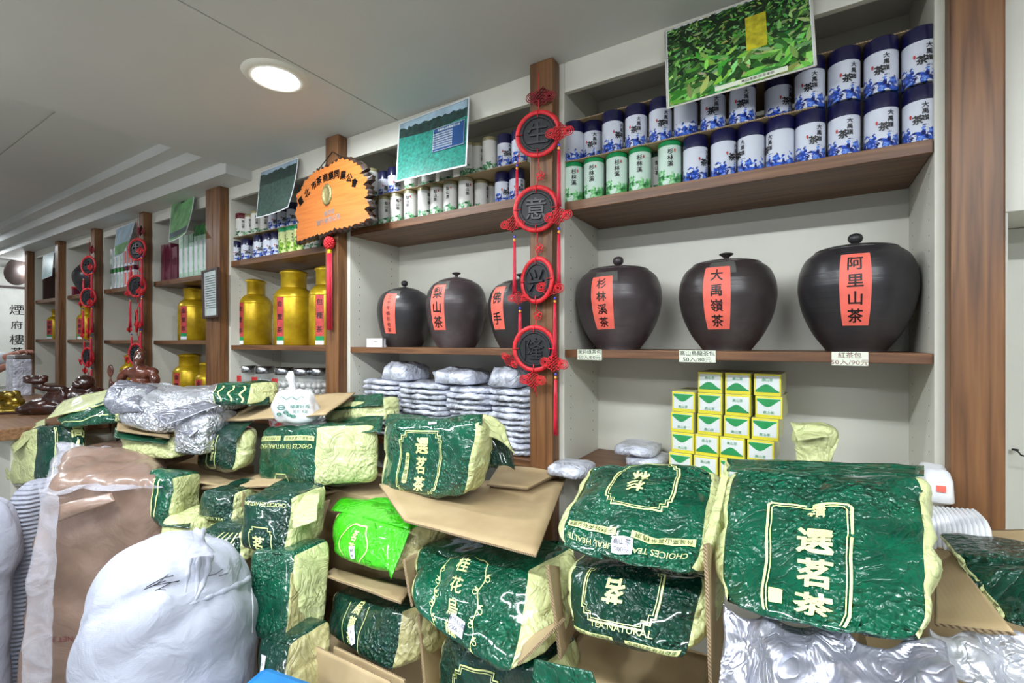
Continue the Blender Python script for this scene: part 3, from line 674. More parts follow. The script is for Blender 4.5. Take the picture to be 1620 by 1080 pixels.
# ------------------------------------------------------------------ glass jars of balls, left bay bottom shelf
simple('mint_ball', (214, 212, 206), 0.35, var=0.15)
GL = MATS['clear_glass']
for k, (px, Y) in enumerate(((392, 1.45), (418, 1.44), (450, 1.44), (480, 1.46), (505, 1.50))):
    R, H = 0.068, 0.26; x = W(px, 600, Y).x
    lab = ['glass jar of pale balls nearest the double post', 'glass jar of pale balls, second from the double post', 'glass jar of pale balls behind the knotted white bag', 'glass jar of pale balls right of the knotted white bag', 'shaded glass jar of balls against the plaque post'][k]
    t = thing('glass_jar', lab, 'jar', (x, Y, 1.1055), 0, 'glass jars of pale balls')
    MB().lathe(smooth_prof([(R * .95, 0), (R, 0.01), (R, H * .72), (R * .8, H * .82), (R * .62, H * .86)], 2), 28, cap=False).build('glass_wall', 'clear_glass', t)
    MB().lathe([(R * .66, H * .86), (R * .68, H * .87), (R * .68, H * .98), (R * .6, H), (0.001, H)], 28, cap=False).build('lid', 'steel', t)
    sph = bmesh.new(); bmesh.ops.create_icosphere(sph, subdivisions=1, radius=0.0145); sv = [v.co.copy() for v in sph.verts]; sf = [tuple(v.index for v in f.verts) for f in sph.faces]; sph.free()
    mb = MB(); rnd = random.Random(k)
    for lv in range(7 if k != 0 else 6):
        for ring, n in ((R - 0.017, 11), (R * 0.35, 5)):
            for a in range(n):
                an = 2 * math.pi * (a + 0.5 * (lv % 2)) / n + rnd.uniform(-.1, .1)
                c = Vector((ring * math.cos(an), ring * math.sin(an), 0.018 + lv * 0.0262 + rnd.uniform(-.003, .003))); mb.add([v + c for v in sv], sf)
    b = mb.build('balls', 'mint_ball', t); b['kind'] = 'stuff'
    if k < 3:
        a0 = -0.75 + math.atan2(-x, Y); vs = []
        for i in range(7):
            a = a0 + (i / 6 - 0.5) * 0.55
            for z in (0.02, H * .80): vs.append(((R + 0.001) * math.sin(a), -(R + 0.001) * math.cos(a), z))
        MB().add(vs, [(2 * i, 2 * i + 2, 2 * i + 3, 2 * i + 1) for i in range(6)]).build('paper_label', 'red_ink', t)

# ------------------------------------------------------------------ stacks of folded plastic bags, middle bay bottom shelf
def crumple_slab(cx, cy, cz, lx, ly, lz, seed, amp=0.006, n=12):
    mb = MB(); vs = []; idx = {}
    def pt(i, j, top):
        u = i / n * 2 - 1; v = j / 8 * 2 - 1
        q = (abs(u) ** 5 + abs(v) ** 5) ** 0.2; k = 1.0 if q == 0 else max(abs(u), abs(v)) / q if q else 1
        x = u * k * lx / 2; y = v * k * ly / 2
        edge = max(abs(u), abs(v)) ** 6
        z = (lz if top else 0.0) * (1 - 0.30 * edge) + (0.12 * lz * edge if not top else 0)
        p = Vector((cx + x, cy + y, cz + z))
        d = noise.noise_vector(p * 22 + Vector((seed, 0, seed * 2))) * amp + noise.noise_vector(p * 70 + Vector((seed, 0, 0))) * amp * 0.6
        if not top: d.z = abs(d.z) * .5
        return p + d * (1.0 if top or edge > .5 else 0.3)
    g = [[[None] * 9 for _ in range(n + 1)] for _ in range(2)]
    for tp in (0, 1):
        for i in range(n + 1):
            for j in range(9): g[tp][i][j] = len(vs); vs.append(pt(i, j, tp))
    fs = []
    for i in range(n):
        for j in range(8):
            a = g[1]; fs.append((a[i][j], a[i + 1][j], a[i + 1][j + 1], a[i][j + 1])); a = g[0]; fs.append((a[i][j], a[i][j + 1], a[i + 1][j + 1], a[i + 1][j]))
    for i in range(n): fs.append((g[0][i][0], g[0][i + 1][0], g[1][i + 1][0], g[1][i][0])); fs.append((g[0][i + 1][8], g[0][i][8], g[1][i][8], g[1][i + 1][8]))
    for j in range(8): fs.append((g[0][0][j + 1], g[0][0][j], g[1][0][j], g[1][0][j + 1])); fs.append((g[0][n][j], g[0][n][j + 1], g[1][n][j + 1], g[1][n][j]))
    mb.add(vs, fs); return mb
DESC = ['the leftmost stack', 'the stack below the plum jar', 'the stack below the half hidden jar', 'the stack beside the knot hanging post']
xs_ = [W(568, 640, 1.37).x, W(624, 640, 1.37).x, W(700, 640, 1.37).x, W(768, 640, 1.37).x, W(836, 640, 1.37).x]
for s_ in range(4):
    x0, x1 = xs_[s_], xs_[s_ + 1]; n = 11; hh = [0.232, 0.228, 0.222, 0.226][s_] / n
    for k in range(n):
        rnd = random.Random(s_ * 31 + k)
        mb = crumple_slab(0, 0, 0, (x1 - x0) * rnd.uniform(0.96, 1.02), 0.22, hh * 1.10, s_ * 17 + k * 3.3, 0.010)
        o = mb.build('plastic_bag_bundle', 'clear_wrap_grey', None, ((x0 + x1) / 2 + rnd.uniform(-.005, .005), 1.48 + rnd.uniform(-.008, .008), 1.1055 + k * hh))
        tag(o, f'{ORD[k]} folded clear bag bundle from shelf up in {DESC[s_]}', 'plastic bag', 'bundles of folded clear bags')
for px, w_, h_, nm in ((640, 0.15, 0.075, 'above the leftmost stacks'), (728, 0.20, 0.06, 'on the stack below the half hidden jar'), (808, 0.13, 0.07, 'beside the lowest carved disc')):
    x = W(px, 600, 1.45).x
    o = crumple_slab(0, 0, 0, w_, 0.16, h_, px, 0.016, 14).build('plastic_bag_bundle', 'clear_wrap_grey', None, (x, 1.46, 1.334)); tag(o, 'loose crumpled clear bag ' + nm, 'plastic bag')

# ------------------------------------------------------------------ tea bag cartons, right bay bottom shelf
s = NT('carton_print'); tc = s.n('ShaderNodeTexCoord'); sep = s.n('ShaderNodeSeparateXYZ'); s.l(tc.outputs['Object'], sep.inputs[0])
simple('carton_yellow', (226, 214, 60), 0.35, var=0.06); simple('carton_white', (222, 228, 226), 0.3, var=0.05, coat=0.5); simple('carton_green', (44, 148, 84), 0.35, var=0.12, coat=0.4); simple('carton_cream', (214, 214, 160), 0.4, var=0.04)
CW, CH, CD = 0.0645, 0.0600, 0.15
cm_body = MB().box((-CW / 2, 0, 0), (CW / 2, CD, CH), bev=0.0015).mesh('box_body', 'carton_cream')
cm_y = MB().box((-CW / 2 - .0002, -0.0006, 0.0005), (CW / 2 + .0002, 0.004, CH - 0.0005), bev=0.001).mesh('end_panel', 'carton_yellow')
cm_w = MB().box((-CW / 2 + 0.004, -0.0012, 0.010), (CW / 2 - 0.004, -0.0005, CH - 0.006)).mesh('white_field', 'carton_white')
def hill(flip, small=False):
    pts = []; n = 12; a, b = -CW / 2 + 0.004, CW / 2 - 0.004
    for i in range(n + 1):
        x = a + (b - a) * i / n; z = 0.010 + 0.012 + 0.010 * math.sin(i / n * 5 - 0.7)
        pts.append((x, z))
    P = [(a, 0.010)] + [(b, 0.010)] + pts[::-1]
    if flip: P = [(x, CH + 0.003 - z) for x, z in P][::-1]
    return MB().add([(x, -0.0016, z) for x, z in P], [tuple(range(len(P)))], 0, False)
cm_g = {f: hill(f).mesh('green_wave', 'carton_green') for f in (0, 1)}
tx = [text2d('高山茶', 0.009, 0, 0.0435, bold=0.02)]; txf = [text2d('高山茶', 0.009, 0, 0.016, bold=0.02)]
def pm(t_, z_): 
    mb = MB()
    for vs, fs in t_: mb.add([(x, -0.0016, y) for x, y in vs], fs, 0, False)
    return mb.mesh('lettering', 'carton_green')
cm_t = {0: pm(tx, 0), 1: pm(txf, 0)}
grid = [(1.44, [1080, 1118, 1158, 1203], 1), (1.44, [1079, 1122, 1165, 1210], 2), (1.44, [1081, 1123, 1167, 1216], 3), (1.44, [None, 1123, 1167, 1214], 4), (1.437, [1076, 1116, 1158, 1200], 0)]
RN = {0: 'bottom', 1: 'second', 2: 'third', 3: 'fourth', 4: 'top'}
flips = {1: [1, 0, 0, 1], 2: [1, 1, 1, 1], 3: [1, 1, 0, 1], 4: [0, 0, 0, 0], 0: [1, 0, 1, 0]}
for Y, pxs, lv in grid:
    for k, px in enumerate(pxs):
        if px is None: continue
        x = W(px, 650, Y).x; z = 1.1055 + 0.0045 + lv * (CH + 0.0006)
        t = thing('tea_bag_carton', f'yellow and green tea bag carton, {ORD[k]} column and {RN[lv]} layer of stack', 'carton', (x, Y, z), -0.06 + random.uniform(-.02, .02), 'yellow tea bag cartons')
        obj('box_body', cm_body, t); obj('end_panel', cm_y, t); obj('white_field', cm_w, t); f = flips[lv][k]; obj('green_wave', cm_g[f], t); obj('lettering', cm_t[f], t)
o = MB().box((-0.30, 0, 0), (0.02, 0.17, 0.0045)).build('paper_sheet', 'white_paper', None, (W(1235, 650, 1.43).x, 1.425, 1.1055)); tag(o, 'white sheet under the yellow tea bag cartons', 'paper')
# pale packets left of the cartons and along the shelf
for k, (px, z, w_, lab) in enumerate(((1026, 1.1055, 0.12, 'flat white wrapped packet left of the yellow cartons'), (1010, 1.1360, 0.13, 'upper white wrapped packet left of the yellow cartons'))):
    o = crumple_slab(0, 0, 0, w_, 0.16, 0.03, k * 5 + 2, 0.003).build('wrapped_packet', 'clear_wrap_grey', None, (W(px, 650, 1.53).x, 1.53, z)); tag(o, lab, 'packet')
for k, (px, w_) in enumerate(((1290, 0.19), (1405, 0.17))):
    o = crumple_slab(0, 0, 0, w_, 0.18, 0.035, k * 7 + 20, 0.003).build('wrapped_packet', 'clear_wrap_grey', None, (W(px, 700, 1.5).x, 1.5, 1.1055)); tag(o, ['flat clear wrapped packet behind the pale green pouch', 'flat clear wrapped packet beside the thick post'][k], 'packet')
# ------------------------------------------------------------------ pile of bags and cardboard
class Hex:
    """soft six-sided body whose front face is spanned by four points and whose depth is a vector"""
    def __init__(s, TL, TR, BR, BL, off, off_bot=None, n=7, bulge=0.10, amp=(0.010, 0.004), seed=0, taper=1.0):
        off = Vector(off); ob = Vector(off_bot) if off_bot is not None else off
        s.f = [Vector(BL), Vector(BR), Vector(TL), Vector(TR)]
        s.b = [s.f[0] + ob, s.f[1] + ob, s.f[2] + off, s.f[3] + off]
        s.n = n; s.bulge = bulge; s.amp = amp; s.seed = seed
        s.W = ((s.f[1] - s.f[0]).length + (s.f[3] - s.f[2]).length) / 2; s.H = ((s.f[2] - s.f[0]).length + (s.f[3] - s.f[1]).length) / 2; s.D = off.length
        s.origin = (s.f[0] + s.f[1] + s.b[0] + s.b[1]) / 4
        s.ctr = sum(s.f + s.b, Vector()) / 8
    def raw(s, x, y, z):
        u, v, w_ = (x + 1) / 2, (z + 1) / 2, (y + 1) / 2
        a = (s.f[0] * (1 - u) + s.f[1] * u) * (1 - v) + (s.f[2] * (1 - u) + s.f[3] * u) * v
        b = (s.b[0] * (1 - u) + s.b[1] * u) * (1 - v) + (s.b[2] * (1 - u) + s.b[3] * u) * v
        return a * (1 - w_) + b * w_
    def P(s, x, y, z, off=0.0):
        q = (abs(x) ** s.n + abs(y) ** s.n + abs(z) ** s.n) ** (1 / s.n)
        m = max(abs(x), abs(y), abs(z)) or 1
        k = (m / q) * 1.045
        X, Y, Z = x * k, y * k, z * k
        bl = 1 + s.bulge * (1 - min(1, x * x)) * (1 - min(1, z * z)); Y *= bl
        bx = 1 + s.bulge * 0.4 * (1 - min(1, y * y)) * (1 - min(1, z * z)); X *= bx
        p = s.raw(X, Y, Z)
        # outward direction from the local axes of the body
        h = Vector((X / s.W * 2, 0, 0))
        ex = (s.f[1] - s.f[0]).normalized(); ez = (s.f[2] - s.f[0]).normalized(); ey = (s.b[0] - s.f[0]).normalized()
        nrm = (ex * (abs(x) ** 8 * (1 if x > 0 else -1)) + ey * (abs(y) ** 8 * (1 if y > 0 else -1)) + ez * (abs(z) ** 8 * (1 if z > 0 else -1)))
        if nrm.length > 1e-6: nrm.normalize()
        nf = (ez.cross(ex)) * -1
        if abs(y) >= max(abs(x), abs(z)) - 1e-6:
            c = ex.cross(ez); c.normalize(); nrm = c if y < 0 else -c
            if nrm.dot(ey) * (1 if y > 0 else -1) < 0: nrm = -nrm
        d = s.amp[0] * nz3(p, 11, s.seed) + s.amp[1] * nz3(p, 34, s.seed + 5)
        if abs(x) > 0.999: d -= 0.007 * math.exp(-(z / 0.06) ** 2) * (1 - abs(y) ** 4)
        fold = s.amp[0] * 0.55 * (1 - abs(nz3(p, 7, s.seed + 9))) ** 6
        return p + nrm * (d - fold + off)
    def face(s, name, mat, sides, parent, n=26):
        mb = MB()
        for sd in sides:
            vs = []; ax = sd[0]; sg = 1 if sd[1] == '+' else -1
            for i in range(n + 1):
                for j in range(n + 1):
                    a, b = -1 + 2 * i / n, -1 + 2 * j / n
                    a = math.copysign(abs(a) ** 0.85, a); b = math.copysign(abs(b) ** 0.85, b)
                    c = {'x': (sg, a, b), 'y': (a, sg, b), 'z': (a, b, sg)}[ax]
                    vs.append(s.P(*c) - s.origin)
            flip = (ax == 'x') == (sg > 0)
            fs = []
            for i in range(n):
                for j in range(n):
                    q = (i * (n + 1) + j, (i + 1) * (n + 1) + j, (i + 1) * (n + 1) + j + 1, i * (n + 1) + j + 1)
                    if ax == 'x': fl = sg < 0
                    elif ax == 'y': fl = sg > 0
                    else: fl = sg < 0
                    fs.append(q[::-1] if fl else q)
            mb.add(vs, fs)
        # weld coincident rims so the body is one skin
        bm = bmesh.new(); vv = [bm.verts.new(v) for v in mb.v]
        for f in mb.f: 
            try: bm.faces.new([vv[i] for i in f])
            except Exception: pass
        bmesh.ops.remove_doubles(bm, verts=bm.verts[:], dist=0.0004)
        for f in bm.faces: f.smooth = True
        me = bpy.data.meshes.new(name); bm.to_mesh(me); bm.free(); me.materials.append(MATS[mat])
        return obj(name, me, parent)
    def front(s, off=0.0018):
        return lambda x, y: s.P(max(-1, min(1, 2 * x / s.W)), -1, max(-1, min(1, 2 * y / s.H)), off) - s.origin
    def side(s, sg=1, off=0.0018):
        return lambda x, y: s.P(sg, max(-1, min(1, 2 * x / s.D)), max(-1, min(1, 2 * y / s.H)), off) - s.origin
def bag(label, TL, TR, BR, BL, off, off_bot=None, skin='bag_green', side='bag_cream', group=None, name='tea_bag', **kw):
    h = Hex(TL, TR, BR, BL, off, off_bot, **kw)
    t = thing(name, label, 'tea bag', h.origin, 0, group)
    body = h.face('bag_body', skin, ['y-', 'y+', 'z+', 'z-'], t)
    h.face('side_gusset', side, ['x+'], t, 22); h.face('side_gusset', side, ['x-'], t, 22)
    h.t = t; h.body = body
    return h
def frame_pts(w_, h_, notch=0.016, cx=0, cy=0, steps=True):
    """rectangle with stepped inward corners"""
    n = notch; X, Y = w_ / 2, h_ / 2
    q = [(X, Y - 2 * n), (X - n * .6, Y - 2 * n), (X - n * .6, Y - n), (X - 1.6 * n, Y - n), (X - 1.6 * n, Y)] if steps else [(X, Y)]
    P = []
    P += q; P += [(-x, y) for x, y in q[::-1]]; P += [(-x, -y) for x, y in q]; P += [(x, -y) for x, y in q[::-1]]
    out = []
    for i in range(len(P)):
        a, b = Vector(P[i]), Vector(P[(i + 1) % len(P)]); m = max(1, int((b - a).length / 0.008))
        for k in range(m): p = a + (b - a) * k / m; out.append((p.x + cx, p.y + cy))
    return out
def rot2(vf, ang, cx=0, cy=0):
    vs, fs = vf; c, s_ = math.cos(ang), math.sin(ang)
    return [(cx + x * c - y * s_, cy + x * s_ + y * c) for x, y in vs], fs
def classic_print(h, rot=0.0, cx=0, cy=0, w_=0.13, hh=0.19, chars='選茗茶', size=0.045, seal='茶中極品', fn=None, mat='gold_ink', notch=0.012, seal_x=-0.047, seal_y=-0.01, cxo=0.010, parent=None):
    fn = fn or h.front(); parts = []
    parts.append(rot2(line2d(frame_pts(w_, hh, notch), 0.0035, True), rot, cx, cy)); parts.append(rot2(line2d(frame_pts(w_ - 0.010, hh - 0.010, notch), 0.0016, True), rot, cx, cy))
    print_on(fn, parts, 'printed_frame', mat, parent or h.body)
    parts = [rot2(text2d(chars, size, cxo, 0, True, pitch=1.12, bold=0.06), rot, cx, cy)]
    o = print_on(fn, parts, 'lettering', mat, parent or h.body, L=0.011)
    if seal:
        pts = [(seal_x + 0.008 * x, seal_y + y) for x, y in [(-1, -.038), (0, -.041), (1, -.038), (1, .038), (0, .041), (-1, .038)]]
        print_on(h.front(0.0019) if fn is None else fn, [rot2((pts, [(0, 1, 2, 3, 4, 5)]), rot, cx, cy)], 'printed_seal', mat, parent or h.body, L=0.01)
        f2 = h.front(0.0027)
        print_on(f2, [rot2(text2d(seal, 0.0145, seal_x, seal_y, True, pitch=1.18, bold=0.0), rot, cx, cy)], 'seal_lettering', 'bag_dark_green', parent or h.body, L=0.012)
def health_print(h, cx=0, cy=0, size=0.02, rot=math.pi, strip=True, fn=None, words='CHOICES TEA NATURAL HEALTH', width=None, strip_dy=0.030, sw=None):
    fn = fn or h.front(); g = glyphs(words, 0.01)[2] * size; width = width or h.W * 0.84; sx = width / g
    print_on(fn, [rot2(text2d(words, size, 0, 0, bold=0.01, sx=sx), rot, cx, cy)], 'lettering', 'gold_ink', h.body, L=0.012)
    if strip:
        sw = sw or h.W * 0.40
        for k in (-1, 1):
            dy = strip_dy
            print_on(fn, [rot2(rect2d(k * h.W * .25 - sw / 2, -dy - .008, k * h.W * .25 + sw / 2, -dy + .008), rot, cx, cy)], 'printed_strip', 'gold_ink', h.body, L=0.012)
            f2 = h.front(0.0027)
            tx = '台灣高山茗茶精選' if k < 0 else '天然好茶有益健康'
            print_on(f2, [rot2(text2d(tx, 0.0125, k * h.W * .25, -dy, bold=0.0, sx=sw * .9 / (0.0125 * 8)), rot, cx, cy)], 'strip_lettering', 'bag_dark_green', h.body, L=0.02)
def price_tag(h, cx, cy, w_=0.036, hh=0.05, rot=0.1, lines=('高山', '2500元'), fn=None):
    f1 = h.front(0.003); f2 = h.front(0.0040)
    o = print_on(f1, [rot2(rect2d(-w_ / 2, -hh / 2, w_ / 2, hh / 2), rot, cx, cy)], 'price_label', 'white_paper', h.t, L=0.01)
    ts = [rot2(text2d(l, w_ * 0.30, 0, (0.5 - (i + 0.5) / len(lines)) * hh * 0.8, bold=0.0), rot, cx, cy) for i, l in enumerate(lines)]
    print_on(f2, ts, 'handwriting', 'navy_lid', o, L=0.02)
def sheet(name, corners, mat, parent=None, th=0.002, nu=16, nv=12, bend=None, amp=0.004, freq=9, seed=0, edge=None, label=None, cat=None, group=None):
    """real sheet: four corner points TL TR BR BL, bent by bend(u, v) -> Vector, with thickness"""
    TL, TR, BR, BL = [Vector(c) for c in corners]
    org = (BL + BR) / 2 if parent is None else Vector((0, 0, 0))
    g = []
    for i in range(nu + 1):
        for j in range(nv + 1):
            u, v = i / nu, j / nv
            p = (BL * (1 - u) + BR * u) * (1 - v) + (TL * (1 - u) + TR * u) * v
            if bend: p = p + bend(u, v)
            g.append(p)
    N = nv + 1; nrm = []
    for i in range(nu + 1):
        for j in range(N):
            a = g[min(i + 1, nu) * N + j] - g[max(i - 1, 0) * N + j]; b = g[i * N + min(j + 1, nv)] - g[i * N + max(j - 1, 0)]
            c = a.cross(b); nrm.append(c.normalized() if c.length > 1e-9 else Vector((0, -1, 0)))
    off = parent_world(parent) if parent is not None else org
    top = [p + n * (amp * nz3(p, freq, seed) + amp * .4 * nz3(p, freq * 3.1, seed)) - off for p, n in zip(g, nrm)]
    bot = [p - n * th for p, n in zip(top, nrm)]
    K = len(top); mb = MB(); vs = top + bot; fs = []; side = []
    for i in range(nu):
        for j in range(nv):
            q = (i * N + j, (i + 1) * N + j, (i + 1) * N + j + 1, i * N + j + 1); fs.append(q); fs.append(tuple(x + K for x in q[::-1]))
    for i in range(nu):
        side.append((i * N, i * N + K, (i + 1) * N + K, (i + 1) * N)); a = i * N + nv; side.append((a, a + N, a + N + K, a + K))
    for j in range(nv):
        side.append((j, j + 1, j + 1 + K, j + K)); a = nu * N + j; side.append((a, a + K, a + 1 + K, a + 1))
    mb.add(vs, fs, 0, True)
    mb.f += side; mb.m += [1 if edge else 0] * len(side); mb.smooth += [False] * len(side)
    o = mb.build(name, [mat, edge] if edge else mat, parent, None if parent is not None else org)
    if label: tag(o, label, cat, group)
    return o
def parent_world(p):
    v = Vector(p.location); q = p.parent
    while q is not None: v = v + Vector(q.location); q = q.parent
    return v

V = Vector
CARD = dict(mat='cardboard', edge='cardboard_edge', th=0.0045, amp=0.0015)
# === centre: lid of the big carton and the upright bag on it
ZB = 1.075
big = thing('cardboard_box', 'big open cardboard box under the upright green bag, lid closed flat', 'box', G(760, 850, ZB) - V((0, 0, ZB)))
def lift(p, dz): return p + V((0, 0, dz))
lidc = [G(600, 765, ZB + .012), G(895, 756, ZB), G(848, 878, ZB), G(640, 823, ZB)]
sheet('lid_flap', lidc, parent=big, **CARD)
sheet('lid_flap', [G(790, 735, 1.10), G(893, 742, 1.10), G(835, 772, 1.092), G(770, 766, 1.092)], parent=big, **CARD)
sheet('lid_flap', [G(790, 739, 1.09), G(890, 746, 1.088), G(832, 775, 1.082), G(780, 769, 1.082)], parent=big, **CARD)
h = bag('upright green tea bag with gold frame standing on the cardboard lid', W(607, 664, 0.985), W(760, 664, 0.955), W(735, 792, 0.925), W(600, 776, 0.955), (-0.034, 0.11, -0.012), (-0.025, 0.12, 0.0), seed=3, bulge=0.16, amp=(0.010, 0.004))
classic_print(h, 0, -0.012, -0.018, 0.155, 0.175, '選茗茶', 0.045, '茶中極品')
fz = h.origin
sheet('top_flap', [W(612, 655, 1.03), W(764, 655, 1.0), W(762, 672, 0.965), W(608, 672, 0.985)], 'bag_green', h.t, nu=20, amp=0.006, freq=16, bend=lambda u, v: V((0, 0, -0.016 * math.exp(-((u - .62) / .16) ** 2) * v)))
sheet('back_flap', [W(762, 655, 1.05), W(812, 712, 1.12), W(815, 742, 1.08), W(770, 742, 1.04)], 'bag_dark_green', h.t, amp=0.003, bend=lambda u, v: V((0.012 * math.sin(u * 3.1), 0, 0.012 * math.sin(math.pi * u))))
sheet('cream_flap', [W(760, 655, 1.02), W(800, 675, 1.05), W(818, 722, 1.06), W(776, 690, 1.0)], 'bag_cream', h.t, amp=0.003, bend=lambda u, v: V((0, -0.01 * math.sin(math.pi * v), 0.01 * math.sin(math.pi * u))))
price_tag(h, 0.02, 0.098, 0.03, 0.014, 0.1, ('高山',))

# === right: big framed bag leaning on foil, and neighbour
h = bag('largest dark green tea bag with long gold frame, lower right front', W(1150, 738, 0.97), W(1470, 744, 0.94), W(1478, 1035, 0.66), W(1130, 958, 0.72), (0.01, 0.09, -0.075), (0.0, 0.12, -0.02), seed=8, bulge=0.10, amp=(0.014, 0.004))
classic_print(h, 0, -0.008, -0.060, 0.105, 0.24, '選茗茶', 0.046, None, notch=0.002)
print_on(h.front(), [rect2d(-0.052, -0.125, -0.034, -0.098)], 'printed_seal', 'gold_ink', h.body, L=0.006)
print_on(h.front(), [text2d('精', 0.024, 0.002, 0.048, bold=0.05)], 'small_lettering', 'gold_ink', h.body, L=0.01)
sheet('top_seam', [W(1150, 724, 1.02), W(1462, 736, 1.0), W(1462, 752, 0.94), W(1150, 745, 0.965)], 'bag_green', h.t, nu=24, amp=0.004, freq=20)
h = bag('green tea bag lying face up with upside down lettering, left of the largest bag', W(925, 728, 1.06), W(1138, 732, 1.03), W(1108, 918, 0.765), W(872, 868, 0.80), (0.02, 0.05, -0.085), (0.015, 0.10, -0.015), seed=12, bulge=0.16, amp=(0.014, 0.004), n=6)
classic_print(h, math.pi, 0.01, 0.065, 0.13, 0.15, '杉林', 0.036, None, notch=0.010)
health_print(h, 0, -0.105, 0.020, math.pi, strip_dy=0.034)
price_tag(h, 0.0, -0.100, 0.042, 0.036, 0.0, ('高山茶', '800元'))
sheet('side_flap', [W(1148, 728, 0.99), W(1156, 735, 0.99), W(1128, 862, 0.80), W(1108, 872, 0.80)], 'bag_cream', h.t, nu=6, nv=16, amp=0.005, freq=20)

# box holding the bag beneath
rb = thing('cardboard_box', 'open cardboard box with two stacked green bags, its corrugated edge beside the foil', 'box', (-0.27, 0.82, 0))
def panel(nm, pts, par, **k):
    d = dict(CARD); d.update(k); return sheet(nm, pts, parent=par, **d)
panel('box_panel', [W(893, 898, 1.0), W(864, 893, 0.78), W(884, 1044, 0.76), W(910, 990, 0.98)], rb)
panel('box_panel', [W(1118, 862, 0.74), W(1136, 852, 0.98), W(1160, 1090, 0.98), W(1129, 1190, 0.71)], rb)
panel('box_floor', [G(925, 990, 0.86), G(1130, 1040, 0.86), G(1120, 1200, 0.84), G(880, 1042, 0.84)], rb)
MB().box((-0.2, -0.02, 0), (0.12, 0.3, 0.80)).build('box_body', 'cardboard', rb)
h = bag('green tea bag inside the box, under the face-up bag', W(895, 892, 0.86), W(1122, 912, 0.84), W(1085, 1052, 0.745), W(895, 1000, 0.775), (0.02, 0.14, 0.0), seed=15, bulge=0.22, amp=(0.010, 0.003), skin='bag_dark_green')
classic_print(h, math.pi, -0.01, 0.03, 0.14, 0.11, '茗', 0.042, None, notch=0.010)
health_print(h, 0, -0.028, 0.017, 0.0, words='TEA NATURAL', strip_dy=0.028, width=0.12, sw=0.10)

# === centre front: vine-framed bag
h = bag('dark green tea bag with scrolled vine frame under the cardboard lid', W(655, 862, 0.90), W(846, 898, 0.86), W(808, 1090, 0.70), W(642, 965, 0.76), (0.045, 0.15, 0.01), (0.045, 0.18, 0.03), seed=21, bulge=0.18, amp=(0.014, 0.004), side='bag_cream', n=6)
vp = []
for sx in (-1, 1):
    pts = [(sx * (0.062 + 0.004 * math.sin(k * 0.9)), -0.11 + k * 0.0075) for k in range(28)]; vp.append(line2d(pts, 0.0022))
    for k in range(3, 27, 4):
        cx, cy = pts[k]; d = 1 if (k // 4) % 2 else -1
        vp.append(line2d([(cx + d * (0.010 - 0.0075 * a / 9) * math.cos(a * .75 + 1.2) + d * 0.008, cy + (0.010 - 0.0075 * a / 9) * math.sin(a * .75 + 1.2)) for a in range(10)], 0.0018))
        vp.append(rot2(([(0, 0), (0.006, 0.004), (0.012, 0), (0.006, -0.004)], [(0, 1, 2, 3)]), 0.8 * d + (3.14 if d < 0 else 0), cx, cy))
vp.append(line2d([(x / 10 * 0.062, -0.112 - 0.012 * math.cos(x / 10 * 1.57) + 0.003 * math.sin(x)) for x in range(-10, 11)], 0.0022))
vp.append(line2d([(x / 10 * 0.062, 0.094 + 0.010 * math.cos(x / 10 * 1.57) + 0.002 * math.sin(x)) for x in range(-10, 11)], 0.0022))
print_on(h.front(), vp, 'printed_vine', 'gold_ink', h.body)
print_on(h.front(), [text2d('桂花烏龍', 0.036, 0.0, 0.010, True, pitch=1.25, bold=0.03)], 'lettering', 'gold_ink', h.body, L=0.011)
price_tag(h, 0.018, -0.045, 0.042, 0.038, -0.12, ('凍頂烏龍', '2500元'))

h = bag('green tea bag at the bottom edge, below the vine-framed bag', W(690, 1010, 0.80), W(850, 1060, 0.76), W(830, 1240, 0.74), W(684, 1150, 0.78), (0.03, 0.15, 0.0), seed=25, skin='bag_dark_green', bulge=0.1)
classic_print(h, 0, -0.005, -0.01, 0.12, 0.15, '茗茶', 0.045, '茶中極品')

# lime bag
h = bag('bright lime green tea bag poking out under the lid', W(522, 806, 0.93), W(650, 838, 0.88), W(618, 916, 0.83), W(518, 880, 0.87), (0.03, 0.16, 0.012), seed=31, skin='bag_lime', side='bag_gold', bulge=0.30, amp=(0.007, 0.003), n=5)
pts = [(-0.035, -0.05), (-0.038, 0.0), (-0.030, 0.036), (-0.015, 0.048)]
pl_ = [(0.062 * math.cos(a) * (1 + 0.10 * math.cos(4 * a)) - 0.005, 0.052 * math.sin(a) * (1 + 0.06 * math.cos(6 * a))) for a in [k * math.pi / 24 for k in range(48)]]
print_on(h.front(0.002), [line2d(pl_, 0.0035, True)], 'printed_frame', 'gold_ink', h.body)
print_on(h.front(0.002), [text2d('茗茶', 0.026, -0.002, 0.012, True, bold=0.04)], 'lettering', 'gold_ink', h.body, L=0.008)
price_tag(h, 0.004, -0.016, 0.026, 0.034, 0.25, ('龍井', '800元'))
sheet('folded_flap', [W(592, 826, 0.90), W(648, 838, 0.875), W(618, 915, 0.815), W(606, 880, 0.83)], 'bag_lime', h.t, amp=0.003)
sheet('top_flap', [W(545, 785, 1.04), W(672, 800, 1.03), W(648, 836, 0.89), W(524, 806, 0.94)], 'bag_lime', h.t, amp=0.005, bend=lambda u, v: V((0, 0, 0.008 * math.sin(math.pi * v))))
h = bag('dark green tea bag with white price label in the open box below the lime bag', W(522, 935, 0.87), W(640, 966, 0.82), W(618, 1072, 0.76), W(512, 1000, 0.82), (0.045, 0.15, 0.0), seed=36, skin='bag_dark_green', side='bag_gold', bulge=0.22, amp=(0.008, 0.003))
